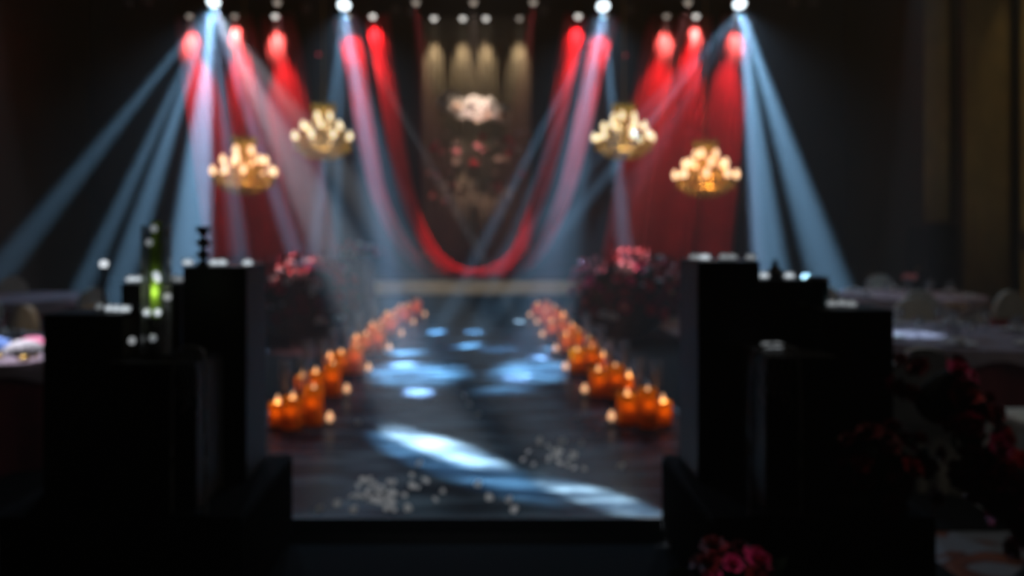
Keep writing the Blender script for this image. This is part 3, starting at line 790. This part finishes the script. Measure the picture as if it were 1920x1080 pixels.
plinth(1.586, 1.915, 3.70, 3.99, PZ, 1.307, 'black plinth carrying a dark teal glass vase next to the banquet chairs', 1)
plinth(1.25, 1.56, 3.48, 3.82, PZ, 1.126, 'low black plinth with bead strands, beside the dark red garland', 1)

# glass votives with highlights painted as emission, and small things on the plinths
vt = thing('glint_cup', 'small glass tealight cup glowing white on a black plinth', 'tealight', (0, 0, 0), 0, 'bright glint cups on the plinths')
part('cup', lambda bm: bm_lathe(bm, [(0.020, 0.0), (0.028, 0.004), (0.030, 0.034), (0.027, 0.034), (0.02, 0.006)], 14, cap=False), M['clear'], vt)
part('light', lambda bm: bm_lathe(bm, [(0.004, 0.006), (0.024, 0.008), (0.025, 0.022), (0.012, 0.030), (0.003, 0.032)], 12), M['tealight'], vt)
vd = thing('glint_cup', 'small glass tealight cup burning faintly on a black plinth', 'tealight', (0, 0, 0), 0, 'faint glint cups on the plinths')
part('cup', lambda bm: bm_lathe(bm, [(0.020, 0.0), (0.028, 0.004), (0.030, 0.034), (0.027, 0.034), (0.02, 0.006)], 14, cap=False), M['clear'], vd)
part('light', lambda bm: bm_lathe(bm, [(0.004, 0.006), (0.024, 0.008), (0.025, 0.022), (0.012, 0.030), (0.003, 0.032)], 12), M['faint_glint'], vd)
vu = [False, False]
def votive(px, D, z, faint=0):
    src = (vt, vd)[faint]; loc = V((px-VX)*D/F, D, z)
    if vu[faint]: src = dup(src, loc, 0)
    src.location = loc; vu[faint] = True
    on = {1.497: 'the candlestick plinth', 1.405: 'the plinth behind the green stalk vase', 1.285: 'the plinth with the slender candlestick', 1.523: 'the tallest plinth opposite the candlestick plinth',
          1.424: 'the bottle vase plinth', 1.307: 'the teal vase plinth', 1.126: 'the low plinth behind bead strands'}[z]
    src['label'] = 'small glass cup %s on %s' % (('glowing white', 'burning faintly')[faint], on); src['group'] = ('bright', 'faint')[faint]+' glint cups on '+on
    return src
votive(352, 4.0, 1.497); votive(402, 3.98, 1.497); votive(416, 3.99, 1.497); votive(464, 3.97, 1.497)
votive(246, 4.12, 1.405); votive(264, 4.14, 1.405); votive(323, 4.20, 1.405, 1); votive(335, 4.12, 1.405, 1)
votive(207, 3.84, 1.285); votive(220, 3.82, 1.285); votive(234, 3.80, 1.285, 0); votive(190, 3.9, 1.285, 1)
votive(1302, 4.02, 1.523, 1); votive(1322, 4.0, 1.523); votive(1358, 4.04, 1.523, 1); votive(1372, 4.03, 1.523, 1); votive(1408, 4.0, 1.523, 1)
votive(1432, 4.12, 1.424); votive(1480, 4.11, 1.424)
votive(1560, 3.84, 1.307, 1); votive(1580, 3.86, 1.307, 1); votive(1596, 3.82, 1.307, 1)
votive(1438, 3.70, 1.126, 1); votive(1458, 3.70, 1.126, 1)

# turned candlestick
c0 = V((381-VX)*3.99/F, 3.99, 1.497)
t = thing('turned_candlestick', 'black bobbin-turned candlestick on the tallest plinth', 'candlestick', c0)
part('stem', lambda bm: bm_lathe(bm, [(0.036, 0), (0.036, 0.008), (0.016, 0.022), (0.013, 0.030), (0.034, 0.050), (0.034, 0.058), (0.013, 0.078), (0.013, 0.088), (0.036, 0.112), (0.036, 0.118), (0.012, 0.140), (0.012, 0.150), (0.030, 0.170), (0.032, 0.186)], 20), M['black'], t)
part('drip_cup', lambda bm: bm_lathe(bm, [(0.024, 0.184), (0.034, 0.188), (0.034, 0.196), (0.020, 0.196)], 20), M['black'], t)
# slender stick with lamp
c0 = V((191-VX)*3.86/F, 3.88, 1.285)
t = thing('slender_candlestick', 'slender black candlestick with a glowing cup at its tip', 'candlestick', c0)
part('rod', lambda bm: bm_lathe(bm, [(0.03, 0), (0.028, 0.006), (0.006, 0.015), (0.006, 0.20), (0.018, 0.21)], 12), M['metal'], t)
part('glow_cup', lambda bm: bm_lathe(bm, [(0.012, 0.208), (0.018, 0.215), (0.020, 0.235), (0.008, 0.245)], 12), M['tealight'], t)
# glass vase with green stalk
c0 = V((293-VX)*3.66/F, 3.66, 1.098)
t = thing('glass_vase', 'tall clear glass vase with a lit green stalk and tiny lights and painted glints', 'vase', c0)
part('glass', lambda bm: bm_lathe(bm, [(0.060, 0.004), (0.066, 0.01), (0.066, 0.60), (0.062, 0.60), (0.062, 0.02)], 20, cap=False), M['clear'], t)
part('foot', lambda bm: bm_lathe(bm, [(0.066, 0.0), (0.066, 0.014)], 20), M['black'], t)
part('pebbles', lambda bm: [bm_ball(bm, V(0.04*math.cos(k*2.4)*(.3+.07*(k % 10)), 0.04*math.sin(k*2.4)*(.3+.07*(k % 10)), 0.03+0.016*(k//3)), 0.016, 6, 5) for k in range(30)], M['black'], t)['kind'] = 'stuff'
part('stalk', lambda bm: bm_lathe(bm, [(0.026, 0.18), (0.028, 0.22), (0.026, 0.34), (0.027, 0.48), (0.020, 0.62)], 12), M['stalk'], t)
for px, py, f in ((283, 587, 0), (303, 587, 0), (300, 517, 0), (303, 524, 0), (296, 430, 1), (287, 456, 1), (322, 558, 1), (294, 635, 1), (255, 640, 1)):  # base pair are lights; the rest paint highlights on the glass
    part('led_glint', lambda bm: bm_ball(bm, V((px-293)*3.62/F, -0.045, (673-py)*3.62/F), 0.017, 8, 6), M['faint_glint'] if f else M['tealight'], t)
point(c0+V(0, -0.050, 0.30), (0.9, 1.0, 0.5), 0.22, 0.015, 'vase_light')
# right plinth vases
c0 = V((1456-VX)*4.14/F, 4.16, 1.424)
t = thing('bottle_vase', 'small dark bottle vase between two glass cups', 'vase', c0)
part('bottle', lambda bm: bm_lathe(bm, [(0.03, 0), (0.045, 0.01), (0.048, 0.03), (0.025, 0.05), (0.014, 0.065), (0.018, 0.075)], 16), M['black'], t)
part('stopper', lambda bm: bm_ball(bm, V(0, 0, 0.085), 0.014, 8, 6), M['metal'], t)
c0 = V((1529-VX)*3.84/F, 3.86, 1.307)
tealv = mat('teal_glass', (0.01, 0.05, 0.06), 0.2)
t = thing('square_vase', 'dark teal glass vase with a pale rim', 'vase', c0+V(0.03, 0.03, 0))
part('body', lambda bm: bm_lathe(bm, [(0.05, 0), (0.052, 0.01), (0.052, 0.13), (0.045, 0.13), (0.045, 0.02)], 16), tealv, t)
part('rim', lambda bm: bm_lathe(bm, [(0.044, 0.128), (0.053, 0.128), (0.053, 0.142), (0.044, 0.142)], 16, cap=False), M['porcelain'], t)

# bead strands on a bent wire in front of the low plinths
BEAD = mat('grey_bead', (0.35, 0.33, 0.33), 0.3, 0.3)
def bead_stand(px0, px1, py_top, py_bot, D, label):
    c0 = V(((px0+px1)/2-VX)*D/F, D, PZ)
    t = thing('bead_stand', label, 'bead stand', c0)
    hw = (px1-px0)/2*D/F; zt = CAM_H-(py_top-VY)*D/F-PZ; zb = CAM_H-(py_bot-VY)*D/F-PZ
    part('wire_frame', lambda bm: bm_tube(bm, bez([(-hw, 0, 0.0), (-hw, 0, zt*0.6), (-hw*0.9, 0, zt*0.93), (-hw*0.5, 0, zt), (hw*0.5, 0, zt), (hw*0.9, 0, zt*0.93), (hw, 0, zt*0.6), (hw, 0, 0.0)], 5), 0.007, 6), M['greymetal'], t)
    part('foot', lambda bm: bm_box(bm, V(0, 0, 0.006), (hw*2.1, 0.05, 0.012), bev=0.003), M['metal'], t, False)
    for k in range(5):
        x_ = -hw*0.55+k*hw*0.28; ln = random.uniform(.6, 1.0)
        part('bead_strand', lambda bm: [bm_ball(bm, V(x_+0.01*math.sin(i*.8), -0.01, zt-0.012-0.013*i), 0.005, 5, 4) for i in range(int((zt-zb)*ln/0.013))], BEAD, t)
    return t
bead_stand(322, 386, 652, 780, 3.45, 'thin bent wire stand with bead strands before the green-stalk vase plinth')
bead_stand(1406, 1500, 650, 790, 3.45, 'wide bent wire stand with bead strands near the dark red flowers')

# ---------------------------------------------------------------- dark red flowers trailing off the right platform
t = thing('rose_garland', 'dark red rose garland trailing off the platform beside the banquet chairs', 'flowers', (2.1, 3.6, 0))
path = bez([V(-0.10, -0.05, 1.00), V(-0.02, -0.15, 0.88), V(0.02, -0.2, 0.70), V(0.22, -0.12, 0.52), V(0.36, -0.08, 0.28), V(0.36, -0.1, 0.06)], 8)
part('vine', lambda bm: bm_tube(bm, path, [0.09+0.05*math.sin(i*0.35) for i in range(len(path))], 8), M['foam'], t)
for i in range(70):
    q = random.choice(path); d = V(random.uniform(-1, 1), random.uniform(-1, .2), random.uniform(-.6, 1)).normalized()
    q = q+d*random.uniform(.08, .14)
    q.z = max(q.z, 0.05)
    place(ROSE[random.choice(('rose_dark', 'rose_dark', 'rose_red', 'rose_dark', 'rose_mag'))], 'rose', t, q, d, random.uniform(.065, .095))
for i in range(26):
    q = random.choice(path); d = V(random.uniform(-1, 1), random.uniform(-1, .2), random.uniform(-.6, 1)).normalized()
    place(LEAF, 'leaf', t, q+d*.1, d.cross(V(.3, .2, 1)), .12)
mound('low_bouquet', 'low bouquet of magenta and dark red roses on the floor before the platform', 'flowers', (0.97, 3.12, 0), (0.16, 0.14), 0.46, 24,
      lambda h: random.choice(('rose_mag', 'rose_dark', 'rose_dark', 'rose_mag')), 0.075, 8)
mound('rose_mound', 'dark red rose mound on the skirted platform under the teal vase plinth', 'flowers', (1.78, 3.50, PZ), (0.14, 0.09), 0.36, 20,
      lambda h: random.choice(('rose_dark', 'rose_dark', 'rose_red')), 0.075, 8)

# ---------------------------------------------------------------- banquet tables and chairs
def chair_proto():
    t = thing('banquet_chair', 'x', 'chair')
    def back(bm):
        N = 14; pts = []
        for k in range(N+1):
            a = PI*k/N; pts.append((-0.21*math.cos(a)*(1.0), 0.62+0.31*math.sin(a)**0.75))
        outline = [(-0.17, 0.44)]+pts+[(0.17, 0.44)]
        fr = [bm.verts.new((x_, -0.20-0.10*(z_-0.44), z_)) for x_, z_ in outline]
        bk = [bm.verts.new((x_, -0.26-0.10*(z_-0.44), z_)) for x_, z_ in outline]
        bm.faces.new(fr); bm.faces.new(bk[::-1])
        for k in range(len(fr)): bm.faces.new((fr[k], bk[k], bk[(k+1) % len(fr)], fr[(k+1) % len(fr)]))
    part('back_cover', back, M['cover'], t)
    part('seat_cover', lambda bm: bm_box(bm, V(0, 0, 0.43), (0.46, 0.48, 0.09), bev=0.03), M['cover'], t)
    def skirt(bm):
        N = 64; rings = []
        for z, s, dp in ((0.40, 1.0, 0.004), (0.2, 1.03, 0.012), (0.005, 1.08, 0.022)):
            ring = []
            for k in range(N):
                a = 2*PI*k/N; c_, s_ = math.cos(a), math.sin(a)
                q = 1/max(abs(c_), abs(s_))**0.85
                r = 0.232*q*s+dp*math.sin(a*14)
                ring.append(bm.verts.new((r*c_, r*s_-0.01, z)))
            rings.append(ring)
        for a, b_ in zip(rings, rings[1:]):
            for k in range(N): bm.faces.new((a[k], a[(k+1) % N], b_[(k+1) % N], b_[k]))
    part('skirt', skirt, M['cover'], t)
    def sash(bm):
        pts = [(-0.20, -0.19, .60), (0.20, -0.19, .60), (0.20, -0.285, .60), (-0.20, -0.285, .60)]
        a = [bm.verts.new((x_*1.03, y_, .57)) for x_, y_, _ in pts]; b_ = [bm.verts.new((x_*1.04, y_-.006, .67)) for x_, y_, _ in pts]
        for k in range(4): bm.faces.new((a[k], a[(k+1) % 4], b_[(k+1) % 4], b_[k]))
    return t
CH = chair_proto(); cu = [False]
def chair(x_, y_, rz, label, group=None, sash=False):
    if cu[0]:
        o = dup(CH, (x_, y_, 0), rz, label); 
        if 'group' in o: del o['group']
        for c_ in list(o.children):
            if c_.name.startswith('sash'): pass
    else:
        o = CH; o.location = (x_, y_, 0); o.rotation_euler = (0, 0, rz); o['label'] = label; cu[0] = True
    if group: o['group'] = group
    return o
def add_sash(o):
    def sash(bm):
        a = [bm.verts.new(q) for q in ((-.205, -.19, .50), (.205, -.19, .50), (.205, -.29, .50), (-.205, -.29, .50))]
        b_ = [bm.verts.new(q) for q in ((-.225, -.19, .60), (.225, -.19, .60), (.225, -.295, .60), (-.225, -.295, .60))]
        for k in range(4): bm.faces.new((a[k], a[(k+1) % 4], b_[(k+1) % 4], b_[k]))
        for s in (-1, 1):
            q = [bm.verts.new(v) for v in ((0, -.30, .55), (s*.10, -.33, .60), (s*.11, -.33, .50))]; bm.faces.new(q)
            q = [bm.verts.new(v) for v in ((0, -.30, .55), (s*.03, -.32, .36), (s*.08, -.32, .37))]; bm.faces.new(q)
    part('sash', sash, M['sash'], o)
def round_table(x_, y_, r, label, cloth, cloth_label):
    t = thing('round_table', label, 'table', (x_, y_, 0))
    part('tabletop', lambda bm: bm_lathe(bm, [(r-.02, .70), (r, .705), (r, .735), (r-.01, .738)], 40), M['wood'], t)
    part('pedestal', lambda bm: bm_lathe(bm, [(.30, 0), (.28, .03), (.06, .08), (.05, .68), (.2, .70)], 16), M['metal'], t)
    def cl(bm):
        N = 96; rings = []
        for z, rr, dp in ((.742, .05, 0), (.742, r*.6, 0), (.742, r-.02, 0), (.735, r+.012, .0), (.60, r+.03, .012), (.3, r+.05, .035), (.01, r+.07, .05)):
            rings.append([bm.verts.new(((rr+dp*math.sin(k*2*PI/N*16))*math.cos(2*PI*k/N), (rr+dp*math.sin(k*2*PI/N*16))*math.sin(2*PI*k/N), z)) for k in range(N)])
        bm.faces.new(rings[0])
        for a, b_ in zip(rings, rings[1:]):
            for k in range(N): bm.faces.new((a[k], a[(k+1) % N], b_[(k+1) % N], b_[k]))
    c_ = part('tablecloth', cl, cloth); c_.location = (x_, y_, 0)
    tag(c_, cloth_label, 'tablecloth')
    def ov(bm):
        rings = []; N = 96
        for z, rr in ((.746, .05), (.746, r*.9), (.744, r+.018), (.62, r+.045+.01)):
            rings.append([bm.verts.new(((rr)*math.cos(2*PI*k/N), rr*math.sin(2*PI*k/N), z-(0.05*math.sin(k*2*PI/N*8) if z < .7 else 0))) for k in range(N)])
        bm.faces.new(rings[0])
        for a, b_ in zip(rings, rings[1:]):
            for k in range(N): bm.faces.new((a[k], a[(k+1) % N], b_[(k+1) % N], b_[k]))
    part('overlay', ov, M['mauve'], c_)
    return t
wg = thing('wine_glass', 'clear wine glass standing on a banquet table', 'glass', (0, 0, 0), 0, 'wine glasses on the tables')
part('bowl', lambda bm: bm_lathe(bm, [(.006, .085), (.03, .10), (.038, .13), (.032, .18), (.030, .18), (.035, .13), (.004, .09)], 14, cap=False), M['clear'], wg)
part('stem', lambda bm: bm_lathe(bm, [(.034, 0), (.03, .004), (.005, .012), (.004, .085), (.01, .09)], 12), M['clear'], wg)
pl = thing('dinner_plate', 'white dinner plate laid on a banquet table', 'plate', (0, 0, 0), 0, 'dinner plates on the tables')
part('plate', lambda bm: bm_lathe(bm, [(.07, 0), (.09, .004), (.13, .018), (.13, .022), (.085, .010), (.005, .008)], 24), M['porcelain'], pl)
part('bowl', lambda bm: bm_lathe(bm, [(.03, .010), (.055, .04), (.06, .055), (.056, .055), (.03, .02), (.004, .018)], 16), M['porcelain'], pl)
pu = [False, False]
def ware(idx, loc, where):
    src = (wg, pl)[idx]
    if pu[idx]: src = dup(src, loc, random.random())
    else: src.location = loc; pu[idx] = True
    src['label'] = ('clear wine glass', 'white dinner plate and bowl')[idx]+' on the '+where; src['group'] = ('wine glasses', 'place settings')[idx]+' on the '+where
def lay(x_, y_, r, nset, where, z=.746, skip=()):
    for k in range(nset):
        if k in skip: continue
        a = 2*PI*k/nset+.3
        ware(1, V(x_+(r-.20)*math.cos(a), y_+(r-.20)*math.sin(a), z), where)
        ware(0, V(x_+(r-.42)*math.cos(a+.2), y_+(r-.42)*math.sin(a+.2), z), where)
def centre_vase(x_, y_, label, mt, z=.746):
    t = thing('table_vase', label, 'vase', (x_, y_, z))
    part('vase', lambda bm: bm_lathe(bm, [(.05, 0), (.055, .01), (.035, .08), (.03, .16), (.05, .2)], 14), M['clear'], t)
    for k in range(9):
        a = k*2.4; place(ROSE[mt], 'rose', t, V(.06*math.cos(a)*(k % 3)*.6, .06*math.sin(a)*(k % 3)*.6, .22+.02*(k % 2)), V(math.cos(a)*.6, math.sin(a)*.6, 1), .075)
# right near table
RX, RY = 4.15, 7.0
round_table(RX, RY, .92, 'round banquet table before the gold-curtained wall, nearest the skirted platform', M['wine'], 'wine red cloth with pale overlay on the table by the dark red garland')
lay(RX, RY, .92, 8, 'wine red table by the garland'); centre_vase(RX, RY, 'clear vase of blush roses on the table by the dark red garland', 'blush')
chair(2.90, 5.30, -0.35, 'ivory covered banquet chair with its back to the dark red garland')
chair(3.62, 5.15, 0.05, 'ivory covered banquet chair beside the one at the dark red garland')
chair(4.35, 5.45, 0.15, 'ivory covered chair at the wine red table, third along from the garland')
chair(4.55, 8.25, PI-0.25, 'grey-lit ivory chair across the wine red table from the garland')
chair(3.35, 8.05, PI+0.55, 'ivory chair across the wine red table, on the stage side')
chair(5.35, 7.6, PI*0.62, 'ivory chair at the wine red table, on the gold wall side')
# right far table
round_table(5.9, 11.0, .92, 'round banquet table far back by the gold curtains', M['linen'], 'pale cloth on the far table by the gold curtains')
lay(5.9, 11.0, .92, 6, 'far table by the gold curtains'); centre_vase(5.9, 11.0, 'clear vase of pink roses on the far table by the gold curtains', 'rose_pink')
for k, (dx, dy) in enumerate(((-1.1, -.55), (-.5, -1.12), (.25, -1.2), (.95, -.8), (-1.2, .35), (-.6, 1.05), (.3, 1.2))):
    q_ = 1.36/math.hypot(dx, dy); dx *= q_; dy *= q_
    o = chair(5.9+dx, 11.0+dy, math.atan2(dx, -dy), 'red-sashed ivory chair around the far table by the gold curtains', 'red-sashed chairs at the gold curtain table')
    add_sash(o)
# left tables
LX, LY = -3.75, 6.2
round_table(LX, LY, .9, 'round banquet table with pink and blue napkins', M['wine'], 'wine red cloth with pale overlay under the pink and blue napkins')
lay(LX, LY, .9, 8, 'table with pink and blue napkins', skip=(6, 7))
chair(-3.75, 7.6, PI+.1, 'ivory covered chair behind the pink and blue napkin table'); chair(-4.5, 7.45, PI-.5, 'ivory covered chair second along behind the pink and blue napkin table')
chair(-5.15, 6.5, -PI/2-.3, 'ivory covered chair at the pink and blue napkin table by the wood wall')
chair(-3.95, 4.8, -.1, 'ivory covered chair at the pink and blue napkin table by the plinths')
round_table(-6.2, 10.6, .9, 'round banquet table far back by the dark wood wall', M['wine'], 'wine red cloth with pale overlay on the far table by the dark wood wall')
for k, (dx, dy) in enumerate(((-.4, -1.15), (.4, -1.12), (1.05, -.55), (-1.0, .5), (-.6, 1.05))):
    q_ = 1.36/math.hypot(dx, dy); dx *= q_; dy *= q_
    o = chair(-6.2+dx, 10.6+dy, math.atan2(dx, -dy), 'red-sashed ivory chair around the far table by the dark wood wall', 'red-sashed chairs at the wood wall table'); add_sash(o)
def napkin(name, mt, loc, rz, label):
    t = thing(name, label, 'napkin', loc, rz)
    def fan(bm):
        N = 12; a = []; b_ = []
        for k in range(N+1):
            th = PI*(0.12+0.76*k/N); z0 = .012*(k % 2)
            a.append(bm.verts.new((-.02*math.cos(th), -.01+z0, .02))); b_.append(bm.verts.new((-.15*math.cos(th), -.02+z0*2, .02+.13*math.sin(th))))
        for k in range(N): bm.faces.new((a[k], a[k+1], b_[k+1], b_[k]))
    o = part('fan', fan, mt, t); o.modifiers.new('thickness', 'SOLIDIFY').thickness = .004
    part('ring', lambda bm: bm_lathe(bm, [(.03, 0), (.035, .005), (.034, .03), (.028, .035)], 12), M['gold'], t)
napkin('folded_napkin', M['pinknap'], (-3.22, 5.78, .748), .2, 'pink fan-folded napkin on the table')
napkin('folded_napkin', M['bluenap'], (-3.45, 5.74, .748), -.1, 'blue fan-folded napkin on the table')
napkin('folded_napkin', M['linen'], (-3.20, 5.62, .748), .5, 'white fan-folded napkin on the table beside the pink one')
# unseen spots added to brighten the tables and chairs
def table_fill(x_, y_, tgt, color, power, deg, label, z=7.0):
    t = thing('added_spot', label, 'lamp', (x_, y_, z))
    part('housing', lambda bm: bm_lathe(bm, [(.06, 0), (.065, .01), (.065, .22), (.04, .30)], 14), M['metal'], t)
    part('lens', lambda bm: bm_lathe(bm, [(.004, -.004), (.05, 0.0), (.055, .004)], 12), M['parlens_d'], t)
    spot(V(x_, y_, z-.04), tgt, color, power, deg, .7, .03, name='table_fill_light')
table_fill(4.4, 7.6, V(3.75, 7.0, .75), (.50, .74, 1.0), 3000, 6, 'added ceiling spot above the wine red table by the garland')
table_fill(5.3, 10.6, V(5.2, 10.4, .75), (.75, .86, 1.0), 60, 9, 'added ceiling spot above the far table by the gold curtains')
table_fill(-3.6, 5.0, V(-3.30, 5.72, .8), (.95, .9, 1.0), 3200, 5, 'added ceiling spot above the pink and blue napkins')
table_fill(-4.2, 5.6, V(-4.0, 7.5, .8), (1.0, .74, .50), 260, 10, 'added ceiling spot above the chairs behind the napkin table')
table_fill(5.5, 9.3, V(6.0, 11.0, .8), (1.0, .72, .45), 170, 22, 'added ceiling spot above the red-sashed chairs by the gold curtains')

# ---------------------------------------------------------------- gold curtains and cabinet on the right wall
def wall_curtain(y_a, y_b, z_a, z_b, label, folds):
    bm = bmesh.new(); N = folds*8; rows = []
    for z in (z_b, (z_a*1+z_b*2)/3, (z_a*2+z_b)/3, z_a):
        rows.append([bm.verts.new((X1-0.14+0.07*math.sin(k*2*PI/8), y_a+(y_b-y_a)*k/N, z)) for k in range(N+1)])
    for a, b_ in zip(rows, rows[1:]):
        for k in range(N): bm.faces.new((a[k], a[k+1], b_[k+1], b_[k]))
    o = obj('wall_curtain', mesh_from('wall_curtain', bm, M['goldcloth'])); o.modifiers.new('thickness', 'SOLIDIFY').thickness = .006
    return tag(o, label, 'curtain')
wall_curtain(14.1, 14.8, 1.75, 6.9, 'narrow old gold curtain hanging above a dark cabinet', 3)
wall_curtain(12.5, 13.55, 0.02, 6.9, 'broad old gold pleated curtain reaching the floor', 6)
wall_curtain(10.75, 10.98, 0.02, 6.9, 'slim old gold curtain beside the ochre wall panel', 2)
t = thing('dark_cabinet', 'dark wooden cabinet standing beneath the narrow gold curtain', 'cabinet', (X1-0.26, 14.42, 0))
part('body', lambda bm: bm_box(bm, V(0, 0, .85), (.44, .8, 1.62), bev=.01), M['black'], t, False)
part('top', lambda bm: bm_box(bm, V(-.01, 0, 1.68), (.48, .86, .04), bev=.008), M['wood'], t, False)
for s in (-1, 1):
    d_ = part('door', lambda bm: bm_box(bm, V(-.225, s*.195, .85), (.02, .37, 1.5), bev=.006), M['black'], t, False)
    part('knob', lambda bm: bm_ball(bm, V(-.245, s*.04, .9), .016, 8, 6), M['gold'], d_)
part('plinth_base', lambda bm: bm_box(bm, V(0, 0, .02), (.42, .76, .04)), M['wood'], t, False)
spot(V(6.6, 12.2, 7.0), V(X1, 12.3, 3.2), (1.0, .82, .42), 42, 40, .8, .05, name='curtain_fill')  # unseen lamp added to brighten the gold curtains
t = thing('curtain_fill', 'added ceiling lamp brightening the gold curtains', 'lamp', (6.6, 12.2, 7.03))
part('housing', lambda bm: bm_lathe(bm, [(.07, 0), (.075, .01), (.075, .16), (.03, .27)], 14), M['metal'], t)
part('lens', lambda bm: bm_lathe(bm, [(.004, -.004), (.05, 0.0), (.06, .004)], 12), M['parlens_d'], t)

# unseen ceiling lamps added to brighten the stage fascia, petals and magenta bouquet
def fill_lamp(x_, y_, tgt, color, power, deg, label, wide=None, ratio=1.0):
    t = thing('fill_lamp', label, 'lamp', (x_, y_, 7.0))
    part('housing', lambda bm: bm_lathe(bm, [(.06, 0), (.065, .01), (.065, .22), (.04, .30)], 14), M['metal'], t)
    part('lens', lambda bm: bm_lathe(bm, [(.004, -.004), (.05, 0.0), (.055, .004)], 12), M['parlens_d'], t)
    spot(V(x_, y_, 6.95), tgt, color, power, deg, .8, .03, wide=wide, ratio=ratio, name='fill_lamp')
fill_lamp(0, 9.0, V(0, 15, .52), (1.0, .86, .64), 900, 4, 'added ceiling lamp over the runway aimed at the stage edge', wide=V(1, 0, 0), ratio=9)
fill_lamp(0, 3.4, V(-0.1, 5.15, RUN_Z), (.9, .95, 1.0), 400, 19, 'added ceiling lamp over the runway end lighting the petals')

fill_lamp(1.0, 1.8, V(0.97, 3.05, .42), (1.0, .55, .75), 170, 2.4, 'added ceiling lamp over the low magenta bouquet')
